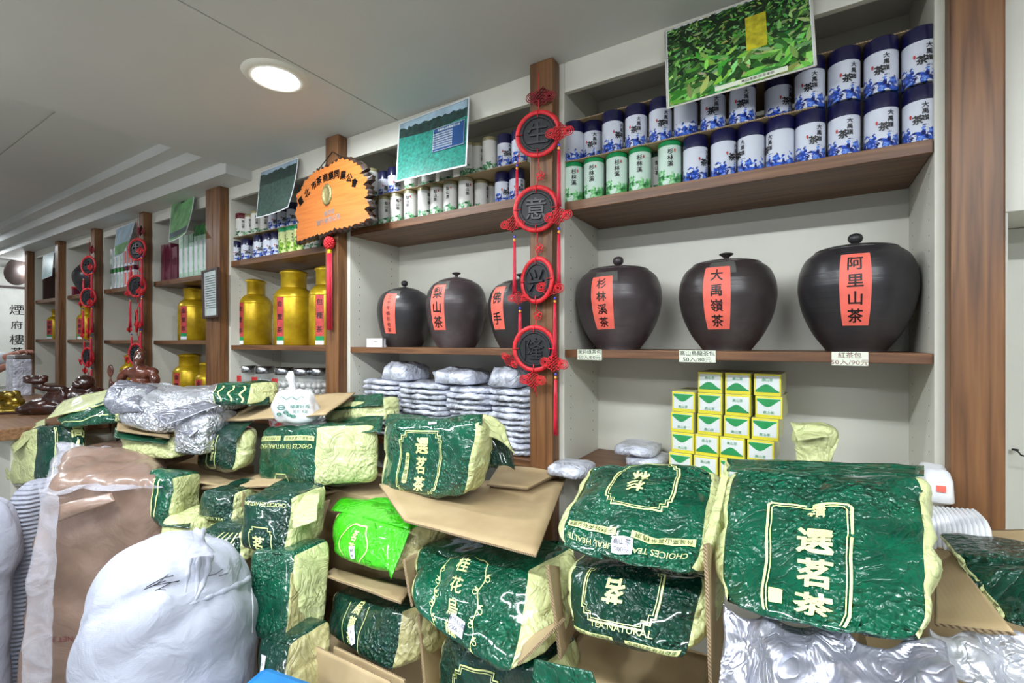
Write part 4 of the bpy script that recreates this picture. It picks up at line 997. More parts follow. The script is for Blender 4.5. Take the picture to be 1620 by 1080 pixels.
print_on(h.front(), [line2d([(-0.045 + 0.004 * math.sin(k), -0.05 + k * 0.01) for k in range(11)], 0.0022), line2d([(0.035 + 0.004 * math.sin(k), -0.05 + k * 0.01) for k in range(11)], 0.0022)], 'printed_frame', 'gold_ink', h.body)
print_on(h.front(), [text2d('烏龍茶', 0.030, -0.005, 0.012, True, bold=0.04)], 'lettering', 'gold_ink', h.body, L=0.009)
price_tag(h, 0.006, -0.012, 0.026, 0.04, 0.45, ('茶', '元'))

# carton in the centre with flaps
cb = thing('cardboard_box', 'tall open cardboard box left of the lime bag, front flap folded down', 'box', (-0.86, 0.90, 0))
panel('box_panel', [W(560, 762, 1.26), W(478, 790, 0.93), W(482, 1070, 0.82), W(512, 1010, 1.1)], cb, nu=20, amp=0.004)
panel('box_panel', [W(523, 790, 1.0), W(478, 800, 0.93), W(486, 850, 0.90), W(505, 845, 0.95)], cb)
panel('front_flap', [W(462, 1004, 0.74), W(618, 1078, 0.70), W(624, 1190, 0.66), W(452, 1110, 0.70)], cb)
panel('front_flap', [W(528, 1022, 0.76), W(640, 1075, 0.73), W(640, 1120, 0.72), W(524, 1060, 0.75)], cb)
panel('shelf_flap', [W(528, 898, 0.92), W(650, 930, 0.88), W(634, 952, 0.79), W(512, 908, 0.845)], cb)
panel('box_panel', [W(664, 872, 0.90), W(636, 885, 0.82), W(650, 960, 0.80), W(668, 940, 0.88)], cb)
panel('box_panel', [W(690, 985, 0.90), W(660, 970, 0.84), W(672, 1110, 0.80), W(700, 1090, 0.88)], cb)
MB().box((-0.10, 0.0, 0), (0.42, 0.3, 0.78)).build('box_body', 'cardboard', cb)
rc = panel('box_panel', [W(893, 975, 0.80), W(868, 1000, 0.73), W(818, 1050, 0.71), W(830, 1010, 0.78)], cb)
rc.parent = None; rc.location = rc.location + Vector((-0.86, 0.90, 0)); rc.name = 'cardboard_flap'; tag(rc, 'torn cardboard flap right of the vine-framed bag', 'cardboard')
sheet('bag_flap', [W(845, 1042, 0.72), W(935, 1062, 0.70), W(960, 1130, 0.68), W(838, 1110, 0.70)], 'bag_green', amp=0.004, label='green plastic bag corner at the bottom edge right of the vine-framed bag', cat='tea bag')

# === foil beneath the largest bag
def foldf(k, a): return lambda u, v: V((0, a * math.sin(u * k + v * 3), a * 0.8 * math.sin(u * k * 1.7 + 1 + 2 * v)))
o = sheet('foil_bag', [W(1140, 952, 0.74), W(1498, 1030, 0.68), W(1560, 1240, 0.52), W(1138, 1240, 0.60)], 'silver_sheet', nu=60, nv=40, amp=0.022, freq=12, th=0.003, bend=foldf(11, 0.010), label='crumpled silver foil bag hanging under the largest green bag', cat='foil bag')
o = sheet('foil_bag', [G(1470, 995, 1.12), G(1660, 1005, 1.12), G(1700, 1120, 1.06), G(1480, 1062, 1.10)], 'bag_silver', nu=40, nv=26, amp=0.012, freq=20, th=0.003, bend=foldf(9, 0.006), label='flattened silver foil bag at the lower right edge', cat='foil bag')
# right corner box with green bag
rr = thing('cardboard_box', 'cardboard box at the right edge holding a dark green bag', 'box', (0.25, 0.9, 0))
panel('box_panel', [W(1478, 868, 1.10), W(1500, 870, 1.05), W(1605, 1000, 0.80), W(1478, 985, 0.84)], rr)
panel('lid_flap', [W(1545, 838, 1.285), W(1700, 836, 1.285), G(1690, 900, 1.125), G(1482, 866, 1.125)], rr)
MB().box((-0.16, 0.05, 0), (0.25, 0.38, 1.0)).build('box_body', 'cardboard', rr)
h = bag('dark green tea bag in the box at the right edge', W(1502, 872, 1.0), W(1720, 905, 0.93), W(1720, 1020, 0.84), W(1590, 985, 0.86), (0.0, 0.10, 0.0), seed=44, skin='bag_dark_green', bulge=0.15)

# clear cup-lid stack and packets by the thick post
t = thing('plastic_tray', 'clear ribbed plastic tray pack at the foot of the thick post', 'tray', W(1515, 868, 1.14))
o0 = V(t.location)
a, b = W(1470, 838, 1.20) - o0, W(1550, 848, 1.12) - o0
for k in range(11):
    f = k / 10; c = a.lerp(b, f); hh = 0.040
    mb = MB(); vs = []; n = 18
    for s_ in (-1, 1):
        for i in range(n):
            an = 2 * math.pi * i / n; q = (abs(math.cos(an)) ** 4 + abs(math.sin(an)) ** 4) ** -0.25
            vs.append(c + V((s_ * 0.0022, 0.055 * math.cos(an) * q, hh * math.sin(an) * q * (1 if s_ < 0 else .94))))
    mb.add(vs, [(i, (i + 1) % n, n + (i + 1) % n, n + i) for i in range(n)] + [tuple(range(n))[::-1], tuple(range(n, 2 * n))])
    mb.build('tray_rib', 'white_plastic', t)
o = crumple_slab(0, 0, 0, 0.05, 0.10, 0.07, 4, 0.004).build('wrapped_packet', 'white_plastic', None, W(1478, 790, 1.28)); tag(o, 'small white packet with pink print above the clear tray pack', 'packet')
o2 = MB().box((-0.006, -0.053, 0.03), (0.008, -0.050, 0.042)).build('pink_print', 'red_paper', o)

# pale green pouch behind the largest bag
h = bag('pale green crinkled pouch standing behind the largest bag', W(1252, 670, 1.33), W(1320, 680, 1.32), W(1308, 742, 1.31), W(1258, 742, 1.32), (0.01, 0.05, 0.0), seed=50, skin='bag_cream', side='bag_cream', bulge=0.4, amp=(0.012, 0.006), name='pouch')
sheet('folded_top', [W(1250, 668, 1.36), W(1300, 674, 1.34), W(1312, 692, 1.30), W(1262, 696, 1.29)], 'bag_cream', h.t, amp=0.006, freq=20)
sheet('side_fold', [W(1300, 678, 1.34), W(1328, 694, 1.33), W(1312, 735, 1.32), W(1302, 735, 1.31)], 'bag_cream', h.t, amp=0.004)
o = crumple_slab(0, 0, 0, 0.12, 0.14, 0.034, 33, 0.004).build('wrapped_packet', 'clear_wrap_grey', None, W(905, 748, 1.32)); tag(o, 'ribbed white packet on shelf edge right of the knot hanging post', 'packet')
def R(px, py, t):
    r = ray(px, py); return Vector((r.x * t, r.y * t, CAM_Z + r.z * t))
# ------------------------------------------------------------------ left part of the pile
d = W(606, 668, 1.14) - W(503, 672, 0.98)
h = bag('long green tea bag on its side, cream gusset facing out, behind the lime bag', W(412, 676, 1.0), W(500, 672, 0.98), W(497, 772, 0.94), W(403, 764, 0.97), d, seed=60, bulge=0.08, amp=(0.007, 0.003))
health_print(h, 0, 0.03, 0.020, math.pi, strip_dy=-0.028 * -1, width=h.W * 0.9, sw=h.W * .44)
print_on(h.front(), [line2d(frame_pts(0.09, 0.05, 0.008, 0, -0.085), 0.003, True)], 'printed_frame', 'gold_ink', h.body)
sheet('top_flap', [W(425, 664, 1.25), W(607, 657, 1.18), W(602, 682, 1.10), W(430, 690, 0.985)], 'bag_green', h.t, nu=20, amp=0.005, freq=18)
sheet('hanging_flap', [W(408, 676, 0.985), W(500, 674, 0.965), W(498, 778, 0.90), W(404, 768, 0.93)], 'bag_green', h.t, th=0.0015, nu=18, nv=18, amp=0.007, freq=14).hide_render = False
ob = [c for c in h.t.children if c.name.startswith('hanging_flap')][0]
bpy.data.objects.remove(ob)
d = W(411, 668, 1.06) - W(378, 676, 0.95)
h = bag('curled dark green tea bag with cream end left of the long bag', W(320, 672, 0.97), W(378, 680, 0.93), W(370, 750, 0.90), W(306, 742, 0.95), d, seed=64, bulge=0.35, amp=(0.007, 0.003), n=5, skin='bag_dark_green')
classic_print(h, 0.1, 0, 0, 0.09, 0.15, '茗茶', 0.036, None, notch=0.008)
sheet('curled_flap', [W(318, 662, 1.05), W(402, 664, 1.02), W(372, 700, 0.90), W(322, 676, 0.95)], 'bag_dark_green', h.t, nu=16, nv=14, amp=0.004, bend=lambda u, v: V((0, 0, 0.012 * math.sin(math.pi * v))))
# cardboard plates under and between them
cbx = thing('cardboard_box', 'collapsed cardboard box under the curled and long tea bags', 'box', (-1.5, 1.0, 0))
panel('box_flap', [W(235, 722, 1.0), W(395, 748, 1.05), W(398, 775, 0.92), W(305, 762, 0.88)], cbx, amp=0.004)
panel('box_flap', [W(330, 755, 1.0), W(470, 742, 1.05), W(430, 768, 0.90), W(318, 772, 0.86)], cbx)
panel('box_flap', [W(395, 752, 1.05), W(560, 770, 1.10), W(466, 790, 0.92), W(380, 768, 0.90)], cbx)
panel('box_panel', [W(372, 775, 0.90), W(384, 778, 0.86), W(378, 835, 0.84), W(366, 820, 0.88)], cbx)
MB().box((-0.30, 0.05, 0), (0.5, 0.33, 0.99)).build('box_body', 'cardboard', cbx)
sheet('cardboard_sheet', [W(405, 628, 1.22), W(562, 620, 1.26), W(515, 656, 1.02), W(314, 668, 0.96)], 'cardboard', th=0.004, edge='cardboard_edge', amp=0.003, label='loose cardboard sheet under the knotted white plastic bag', cat='cardboard', nu=20)
h = bag('green tea bag with cream side showing right of the knotted white bag', W(512, 640, 1.20), W(606, 630, 1.25), W(606, 668, 1.22), W(512, 668, 1.18), (0, 0.09, 0.0), seed=66, skin='bag_cream', bulge=0.1)
sheet('top_flap', [W(508, 628, 1.27), W(606, 622, 1.28), W(604, 640, 1.23), W(508, 650, 1.175)], 'bag_green', h.t, amp=0.004, freq=18)

# knotted white plastic bag
def blob(rx, ry, rz, seed, amp, n=3.0, seg=(40, 24), flat=True, freq=14):
    vs = []; fs = []
    for i in range(seg[1] + 1):
        th = math.pi * i / seg[1]
        for j in range(seg[0]):
            ph = 2 * math.pi * j / seg[0]; x, y, z = math.sin(th) * math.cos(ph), math.sin(th) * math.sin(ph), math.cos(th)
            q = (abs(x) ** n + abs(y) ** n + abs(z) ** n) ** (-1 / n); p = V((x * q * rx, y * q * ry, z * q * rz + rz))
            dd = amp * (nz3(p, freq, seed) + 0.5 * nz3(p, freq * 2.6, seed + 3) - 0.5 * (1 - abs(nz3(p, freq * .7, seed + 8))) ** 5)
            p = p + V((x, y, z)) * dd
            if flat: p.z = max(p.z, 0)
            vs.append(p)
    for i in range(seg[1]):
        for j in range(seg[0]): j2 = (j + 1) % seg[0]; a = i * seg[0]; b = (i + 1) * seg[0]; fs.append((a + j, b + j, b + j2, a + j2))
    return MB().add(vs, fs)
wb0 = W(472, 668, 1.03); t = thing('plastic_bag', 'knotted white plastic bag with green print on the cardboard sheet', 'plastic bag', wb0, 0.55)
t.scale = (1.32, 1.2, 1.12)
mb = blob(0.066, 0.045, 0.055, 3, 0.010, 4.5)
mb.v = [(x * (1 - 0.30 * max(0, z) / 0.11) - 0.010 * z / .11, y * (1 - 0.3 * max(0, z) / 0.11), z) for x, y, z in mb.v]
body = mb.build('bag_body', 'white_plastic', t)
MB().tube([(-0.012, 0, 0.085), (-0.018, 0, 0.108), (-0.016, 0.0, 0.125), (-0.024, 0.002, 0.148), (-0.020, 0, 0.165)], [0.020, 0.010, 0.008, 0.012, 0.006], 10).build('knot', 'white_plastic', t)
def onbag(x, y):
    best = -0.05
    k = 1 - 0.30 * y / 0.11
    q = max(0.0, 1 - abs(x / (0.066 * k)) ** 4.5 - abs((y - .055) / .055) ** 4.5) ** (1 / 4.5)
    return (x, -0.045 * k * q - 0.006, y)
simple('teal_print', (24, 120, 96), 0.4)
pr = [text2d('精選好茶', 0.013, 0.022, 0.058, bold=0.01), text2d('茗茶禮盒', 0.010, 0.024, 0.042, bold=0.0)]
for cx, cy, r_ in ((-0.028, 0.055, 0.010), (-0.014, 0.040, 0.006), (-0.005, 0.032, 0.005), (0.006, 0.028, 0.006), (-0.032, 0.034, 0.006)):
    pr.append(line2d([(cx + r_ * math.cos(a), cy + r_ * .7 * math.sin(a)) for a in [k * math.pi / 6 for k in range(12)]], 0.0022, True)); pr.append(line2d([(cx - r_, cy), (cx + r_, cy)], 0.0018))
pr.append(line2d([(-0.035 + k * 0.006, 0.084 + 0.004 * math.sin(k * 1.4)) for k in range(12)], 0.002))
print_on(onbag, pr, 'green_print', 'teal_print', body, L=0.01)

# vine bag behind silver foil, upper left of heap
h = bag('green and gold printed tea bag lying on the silver foil bags', R(335, 604, 1.9), R(398, 604, 1.9), R(390, 642, 1.8), R(332, 640, 1.8), (-0.05, 0.16, -0.01), seed=70, bulge=0.25, skin='bag_green', n=5)
print_on(h.front(), [line2d([(x + 0.006 * math.sin(k), -0.05 + k * 0.01) for k in range(11)], 0.006) for x in (-0.055, -0.02, 0.02, 0.055)], 'printed_bands', 'gold_ink', h.body)
sheet('curled_flap', [R(398, 602, 1.95), R(415, 606, 2.0), R(426, 640, 1.9), R(392, 642, 1.82)], 'bag_dark_green', h.t, amp=0.003, bend=lambda u, v: V((0.02 * math.sin(math.pi * v), 0, 0)))
# silver bags
h = bag('large crumpled silver foil bag with open curled mouth', R(185, 612, 1.95), R(262, 640, 1.85), R(262, 694, 1.80), R(178, 672, 1.9), (-0.10, 0.20, 0.02), seed=74, skin='bag_silver', side='bag_silver', name='foil_bag', bulge=0.3, amp=(0.012, 0.006), n=4.5)
sheet('mouth_flap', [R(190, 598, 2.05), R(250, 612, 2.0), R(224, 650, 1.82), R(172, 655, 1.88)], 'silver_sheet', h.t, nu=20, nv=20, amp=0.010, freq=12, bend=lambda u, v: V((0, -0.035 * math.sin(math.pi * v), 0)))
h = bag('wide silver foil bag lying under the green and gold bag', R(232, 618, 2.0), R(345, 614, 1.95), R(345, 655, 1.85), R(240, 665, 1.85), (-0.10, 0.22, 0.0), seed=77, skin='bag_silver', side='bag_silver', name='foil_bag', bulge=0.25, amp=(0.010, 0.006))
sheet('foil_flap', [R(240, 655, 1.80), R(325, 634, 1.85), R(345, 642, 1.8), R(258, 672, 1.72)], 'silver_sheet', h.t, amp=0.006)
h = bag('dull silver foil bag standing left of the curled green bag', R(275, 664, 1.80), R(330, 658, 1.76), R(318, 722, 1.74), R(272, 718, 1.78), (-0.08, 0.16, 0.0), seed=79, skin='bag_silver', side='bag_silver', name='foil_bag', bulge=0.2, amp=(0.008, 0.004))
sheet('foil_flap', [R(268, 672, 1.80), R(330, 640, 1.9), R(356, 648, 1.85), R(300, 690, 1.72)], 'silver_sheet', h.t, amp=0.006)
# far-left green bags
h = bag('big tea bag with wide cream side at far left behind the sacks', R(58, 672, 2.10), R(140, 668, 2.15), R(135, 775, 2.05), R(52, 768, 2.02), R(8, 690, 2.3) - R(58, 672, 2.10), R(5, 766, 2.25) - R(52, 768, 2.02), seed=82, bulge=0.12, amp=(0.008, 0.003), skin='bag_dark_green')
print_on(h.front(), [line2d([(-0.035, -0.13 + k * 0.01) for k in range(27)], 0.004), line2d([(-0.028, -0.13 + k * 0.01) for k in range(27)], 0.0018)], 'printed_frame', 'gold_ink', h.body)
print_on(h.front(), [text2d('高山', 0.07, 0.055, 0.07, True, pitch=1.1, bold=0.05)], 'lettering', 'gold_ink', h.body, L=0.011)
sheet('cream_top', [R(12, 690, 2.3), R(70, 661, 2.28), R(72, 676, 2.12), R(20, 715, 2.1)], 'bag_cream', h.t, amp=0.006)
h = bag('green tea bag with pale fold lying by the reclining buddha', R(78, 662, 2.15), R(182, 628, 2.12), R(186, 672, 2.02), R(95, 678, 2.05), (-0.12, 0.16, 0.02), seed=86, bulge=0.15, n=4.5)
sheet('cream_fold', [R(100, 632, 2.35), R(186, 612, 2.3), R(184, 634, 2.1), R(74, 662, 2.12)], 'bag_cream', h.t, amp=0.006, nu=20)
print_on(h.front(), [line2d([(-0.13 + k * 0.012, -0.01 + 0.012 * math.sin(k * .5)) for k in range(22)], 0.006)], 'printed_line', 'gold_ink', h.body)
h = bag('green and cream tea bag under the large crumpled silver bag', R(185, 690, 1.85), R(275, 697, 1.78), R(272, 728, 1.75), R(188, 722, 1.82), (-0.1, 0.2, 0), seed=88, bulge=0.1, skin='bag_cream')
sheet('top_flap', [R(182, 676, 1.95), R(276, 688, 1.88), R(262, 702, 1.74), R(180, 692, 1.82)], 'bag_green', h.t, amp=0.004)
o = sheet('cardboard_sheet', [R(186, 668, 2.0), R(272, 682, 1.95), R(268, 692, 1.76), R(184, 680, 1.86)], 'cardboard', th=0.004, edge='cardboard_edge', amp=0.002, label='bent cardboard piece beneath the large crumpled silver bag', cat='cardboard')
# middle heap between the brown sack and the centre carton
h = bag('round-ended cream and green tea bag beside the plastic-wrapped brown sack', R(226, 742, 1.62), R(272, 752, 1.55), R(268, 835, 1.52), R(222, 830, 1.58), R(322, 745, 1.72) - R(272, 752, 1.55), R(318, 822, 1.70) - R(268, 835, 1.52), seed=90, bulge=0.2, n=5, amp=(0.008, 0.003))
print_on(h.front(), [line2d([(x, -0.05 + k * 0.01) for k in range(13)], 0.005) for x in (-0.02, 0.0, 0.02)], 'printed_bands', 'gold_ink', h.body)
h = bag('small dark green tea bag tucked under the cardboard flaps', R(318, 776, 1.58), R(372, 780, 1.56), R(364, 830, 1.52), R(306, 822, 1.55), (-0.05, 0.16, 0.0), seed=92, bulge=0.15, skin='bag_dark_green', amp=(0.008, 0.003))
print_on(h.front(), [rot2(text2d('CHOICES TEA', 0.014, 0, -0.03, bold=0.01), 0)], 'lettering', 'gold_ink', h.body, L=0.012)
h = bag('cream ended tea bag at the top edge of the white woven sack', R(255, 822, 1.50), R(300, 828, 1.48), R(300, 880, 1.45), R(250, 878, 1.47), (-0.06, 0.16, 0.0), seed=94, bulge=0.2, skin='bag_cream')
sheet('green_top', [R(250, 808, 1.6), R(305, 812, 1.58), R(300, 836, 1.46), R(252, 830, 1.48)], 'bag_dark_green', h.t, amp=0.004)
h = bag('striped dark green tea bag just above the sack knot', R(305, 838, 1.46), R(378, 842, 1.42), R(380, 900, 1.38), R(300, 890, 1.42), (-0.04, 0.16, 0.01), seed=96, bulge=0.25, skin='bag_dark_green', n=5)
print_on(h.front(), [line2d([(-0.05 + x + 0.08 * k / 12, -0.05 + k * 0.009) for k in range(12)], 0.004) for x in (0.0, 0.02, 0.04, 0.06)], 'printed_bands', 'gold_ink', h.body)
h = bag('dark green tea bag with upside down lettering beside the centre carton', R(383, 782, 1.40), R(462, 786, 1.36), R(450, 884, 1.30), R(375, 868, 1.34), (-0.03, 0.15, 0.0), seed=98, bulge=0.18, skin='bag_dark_green', amp=(0.010, 0.004))
health_print(h, 0, 0.055, 0.015, math.pi, strip=False, words='CHOICES TEA NATURAL')
print_on(h.front(), [line2d(frame_pts(0.075, 0.085, 0.008, 0.005, -0.045), 0.003, True)], 'printed_frame', 'gold_ink', h.body)
print_on(h.front(), [text2d('茗', 0.04, 0.0, -0.045, bold=0.05)], 'big_lettering', 'gold_ink', h.body, L=0.01)
sheet('crumpled_cream_flap', [R(460, 782, 1.42), R(505, 778, 1.40), R(500, 820, 1.30), R(464, 838, 1.28)], 'bag_cream', h.t, amp=0.008, freq=18)
h = bag('tall deep green bag between the white woven sack and the carton', R(392, 872, 1.30), R(464, 874, 1.26), R(450, 1030, 1.16), R(400, 1010, 1.2), (0.0, 0.12, 0.0), seed=100, bulge=0.10, skin='bag_green', side='bag_cream', amp=(0.006, 0.001))
sheet('cream_side', [R(462, 905, 1.24), R(478, 898, 1.28), R(480, 1010, 1.2), R(452, 1020, 1.15)], 'bag_gold', h.t, amp=0.008, freq=22)
h = bag('lowest green bag with white label beside the white woven sack', R(405, 1005, 1.16), R(456, 1018, 1.12), R(446, 1130, 1.04), R(400, 1120, 1.08), (0.0, 0.12, 0.0), seed=102, bulge=0.10, skin='bag_dark_green', side='bag_gold')
price_tag(h, -0.015, 0.02, 0.02, 0.035, 0.0, ('茶',))
MB_under = MB().box((-0.14, -0.10, 0), (0.10, 0.10, 0.62)); o = MB_under.build('cardboard_box', 'cardboard', None, (-1.16, 0.84, 0)); tag(o, 'closed cardboard box hidden low behind the white woven sack', 'box')
simple('blue_plastic', (30, 120, 190), 0.45, bump=0.4, bscale=30)
t = MB().box((-0.08, -0.06, 0), (0.08, 0.06, 0.20), bev=0.02).build('blue_sack', 'blue_plastic', None, R(420, 1090, 0.98) - V((0, 0, 0.20))); t.rotation_euler = (0, 0.12, 0.3); tag(t, 'blue plastic bundle corner at the bottom edge beside the white sack', 'bundle')

# ---- sacks
def weave(name, rgb, var=0.06):
    s = NT(name); c = s.coord((1, 1, 1)); nz = s.n('ShaderNodeTexNoise', Scale=6.0, Detail=4.0); s.l(c, nz.inputs['Vector'])
    a = tuple(x * (1 - var) for x in rgb); s.l(s.ramp(nz.outputs[0], [(0.3, a), (0.7, rgb)]), s.b.inputs['Base Color']); s.set(Roughness=0.55)
    wv = s.n('ShaderNodeTexWave', Scale=90.0, Distortion=0.3); wv.bands_direction = 'Z'; s.l(c, wv.inputs['Vector'])
    b = s.bump(wv.outputs[0], 0.1, 0.0006); n2 = s.n('ShaderNodeTexNoise', Scale=16.0, Detail=4.0, Distortion=0.8); s.l(c, n2.inputs['Vector'])
    s.l(s.bump(n2.outputs[0], 0.8, 0.010, b), s.b.inputs['Normal'])
weave('woven_white', (180, 183, 199)); weave('woven_grey', (156, 158, 172)); wv_ = [n for n in MATS['woven_grey'].node_tree.nodes if n.type == 'TEX_WAVE'][0]; wv_.inputs['Scale'].default_value = 22
for n_ in MATS['woven_grey'].node_tree.nodes:
    if n_.type == 'BUMP' and n_.inputs['Distance'].default_value < 0.001: n_.inputs['Distance'].default_value = 0.006; n_.inputs['Strength'].default_value = 0.8
def sack(name, label, c, rx, ry, H, mat, seed, prof, rz=0.0, folds=0.02, lean=(0, 0), seg=(96, 60), pinch=(0, 0)):
    t = thing(name, label, 'sack', (c[0], c[1], 0), rz)
    vs = []; fs = []; pr_ = smooth_prof(prof, 6); n = len(pr_)
    def pt(ph, r, z):
        zz = z / 1.0; x, y = math.cos(ph), math.sin(ph)
        top = max(0, (zz - 0.80) / 0.20)
        k = 1 + 0.05 * math.sin(7 * ph + seed + zz * 3) * top + 0.03 * math.sin(13 * ph + 2) * top
        p = V((x * r * rx * k + lean[0] * zz * H + pinch[0] * top * top, y * r * ry * k + lean[1] * zz * H + pinch[1] * top * top, zz * H))
        dirn = V((x, y, 0.3 * top)).normalized()
        q = V((p.x, p.y, p.z * 2.4 - p.x * 1.3))
        dd = folds * (0.9 * (0.35 - (1 - abs(nz3(q, 3.2, seed))) ** 3) + 0.35 * nz3(p, 9, seed + 2))
        if r < 0.05: dd *= r / 0.05
        return p + dirn * dd
    for k in range(seg[0]):
        ph = 2 * math.pi * k / seg[0]
        for r, z in pr_: vs.append(pt(ph, r, z))
    for k in range(seg[0]):
        k2 = (k + 1) % seg[0]
        for i in range(n - 1): fs.append((k * n + i, k2 * n + i, k2 * n + i + 1, k * n + i + 1))
    b = MB().add(vs, fs).build('sack_body', mat, t); t['_'] = 0; del t['_']
    return t, b, pt
c0 = R(272, 1000, 1.13)
t, b, pt = sack('woven_sack', 'bulging white woven sack in front with gathered top and pen scribbles', (c0.x, c0.y), 0.187, 0.187, 1.03, 'woven_white', 3,
   [(0.02, 0.0), (0.80, 0.005), (0.97, 0.06), (1.0, 0.3), (1.01, 0.6), (1.0, 0.74), (0.96, 0.82), (0.86, 0.90), (0.66, 0.955), (0.40, 0.985), (0.15, 1.0), (0.0, 1.0)], folds=0.020)
k0 = R(318, 866, 1.02) - V((c0.x, c0.y, 0))
def ruff(u, v): return V((0, 0, 0))
cam_dir = math.atan2(-c0.y, -c0.x)
def loc_on(px, py, tt): return R(px, py, tt) - V((c0.x, c0.y, 0))
bpy.context.view_layer.update()
from mathutils.bvhtree import BVHTree
def project_strokes(target, lines, width, name, mat, parent):
    dg = bpy.context.evaluated_depsgraph_get(); bpy.context.view_layer.update()
    bv = BVHTree.FromObject(target, dg); mw = target.matrix_world.inverted(); mb = MB()
    o_ = mw @ V((0, 0, CAM_Z)); pw = parent.matrix_world.inverted()
    for ln in lines:
        hit = []
        for (x0, y0), (x1, y1) in zip(ln, ln[1:]):
            for k in range(6):
                f = k / 5; d_ = (mw.to_3x3() @ ray(x0 + (x1 - x0) * f, y0 + (y1 - y0) * f)).normalized(); h_ = bv.ray_cast(o_, d_)
                if h_[0] is not None: hit.append(h_[0] + h_[1] * 0.0012)
        if len(hit) > 1: mb.tube(hit, width, 4)
    return mb.build(name, mat, parent)
def ridge(target, px, radii, mat, name, parent, lift_=0.0, seg=10, flat=1.0):
    dg = bpy.context.evaluated_depsgraph_get(); bv = BVHTree.FromObject(target, dg); mw = target.matrix_world.inverted(); o_ = mw @ V((0, 0, CAM_Z)); pts = []; rr = []
    n = len(px) - 1
    for k in range(n * 6 + 1):
        f = k / 6; i = min(int(f), n - 1); g = f - i; x = px[i][0] + (px[i + 1][0] - px[i][0]) * g; y = px[i][1] + (px[i + 1][1] - px[i][1]) * g
        d_ = (mw.to_3x3() @ ray(x, y)).normalized(); h_ = bv.ray_cast(o_, d_)
        if h_[0] is not None:
            pts.append(h_[0] + h_[1] * lift_); r_ = radii[i] + (radii[i + 1] - radii[i]) * g; rr.append(r_ * (1 + 0.2 * math.sin(k * 1.3)))
    return MB().tube(pts, rr, seg).build(name, mat, parent)
ridge(b, [(322, 858), (332, 880), (328, 905), (316, 935), (304, 960)], [0.006, 0.008, 0.007, 0.005, 0.001], 'woven_white', 'gather_fold', b, -0.002)
ridge(b, [(306, 862), (300, 885), (296, 915), (292, 945)], [0.004, 0.006, 0.005, 0.001], 'woven_white', 'gather_fold', b, -0.002)
ridge(b, [(318, 862), (314, 890), (312, 925), (308, 950)], [0.004, 0.006, 0.005, 0.001], 'woven_white', 'gather_fold', b, -0.002)
ridge(b, [(300, 956), (330, 945), (360, 932), (385, 922), (402, 908)], [0.004, 0.006, 0.007, 0.009, 0.006], 'woven_white', 'seam_fold', b, -0.0035)
ridge(b, [(398, 930), (400, 960), (399, 1000)], [0.0012, 0.0012, 0.0012], 'white_paper', 'stitching', b)
tp = R(316, 852, 1.05) - V((c0.x, c0.y, 0))
mb = MB(); N_ = 16; vs = []
for i in range(5):
    for k in range(N_):
        a = 2 * math.pi * k / N_; r0 = (0.034, 0.020, 0.013, 0.017, 0.010)[i] * (1 + 0.25 * math.sin(3 * a + i)); vs.append(tp + V((r0 * math.cos(a), 0.7 * r0 * math.sin(a), (-0.03, -0.012, 0.0, 0.014, 0.022 + 0.004 * math.sin(2 * a))[i])))
mb.add(vs, [(i * N_ + k, i * N_ + (k + 1) % N_, (i + 1) * N_ + (k + 1) % N_, (i + 1) * N_ + k) for i in range(4) for k in range(N_)] + [tuple(range(4 * N_, 5 * N_))]); mb.build('gathered_top', 'woven_white', t)
ln = [[(228, 932), (250, 922), (262, 918)], [(232, 928), (258, 914), (274, 910)], [(240, 926), (262, 922), (284, 918)], [(246, 934), (272, 920), (282, 919)], [(250, 922), (266, 908)], [(248, 932), (262, 933)], [(328, 910), (340, 908), (352, 900)], [(346, 911), (360, 906)]]
project_strokes(b, ln, 0.0007, 'pen_scribble', 'black_ink', b)

# wrapped brown sack
s = NT('brown_wrap'); c = s.coord((1, 1, 1)); nzn = s.n('ShaderNodeTexNoise', Scale=4.0, Detail=5.0); s.l(c, nzn.inputs['Vector'])
s.l(s.ramp(nzn.outputs[0], [(0.3, (124, 98, 82)), (0.55, (138, 112, 98)), (0.75, (158, 136, 126))]), s.b.inputs['Base Color'])
n2 = s.n('ShaderNodeTexNoise', Scale=7.0, Detail=4.0, Distortion=1.5); s.l(c, n2.inputs['Vector']); s.l(s.bump(n2.outputs[0], 0.7, 0.012), s.b.inputs['Normal'])
s.set(Roughness=0.5, **{'Coat Weight': 0.7, 'Coat Roughness': 0.2})
s = NT('milky_film'); c = s.coord((1, 1, 1)); n2 = s.n('ShaderNodeTexNoise', Scale=9.0, Detail=4.0, Distortion=1.5); s.l(c, n2.inputs['Vector'])
s.l(s.bump(n2.outputs[0], 0.8, 0.01), s.b.inputs['Normal']); s.l(s.ramp(n2.outputs[0], [(0.3, (0.12, 0.12, 0.12)), (0.7, (0.5, 0.5, 0.5))]), s.b.inputs['Alpha'])
s.set(Roughness=0.25, **{'Base Color': lin((206, 204, 214))})
h = Hex(R(66, 768, 1.50), R(262, 764, 1.56), R(248, 1260, 1.50), R(-5, 1290, 1.42), R(100, 712, 1.85) - R(66, 768, 1.50), (-0.16, 0.20, 0.0), seed=110, bulge=0.06, amp=(0.014, 0.003), n=9)
t = thing('wrapped_sack', 'tall brown paper sack wrapped in milky clear plastic, left of the white sack', 'sack', h.origin)
h.face('paper_body', 'brown_wrap', ['x+', 'x-', 'y+', 'y-', 'z+', 'z-'], t, 44)
h.t = t
sheet('film_top', [R(95, 705, 1.9), R(225, 742, 1.75), R(258, 768, 1.535), R(64, 780, 1.475)], 'milky_film', t, th=0.001, nu=26, nv=20, amp=0.018, freq=9)
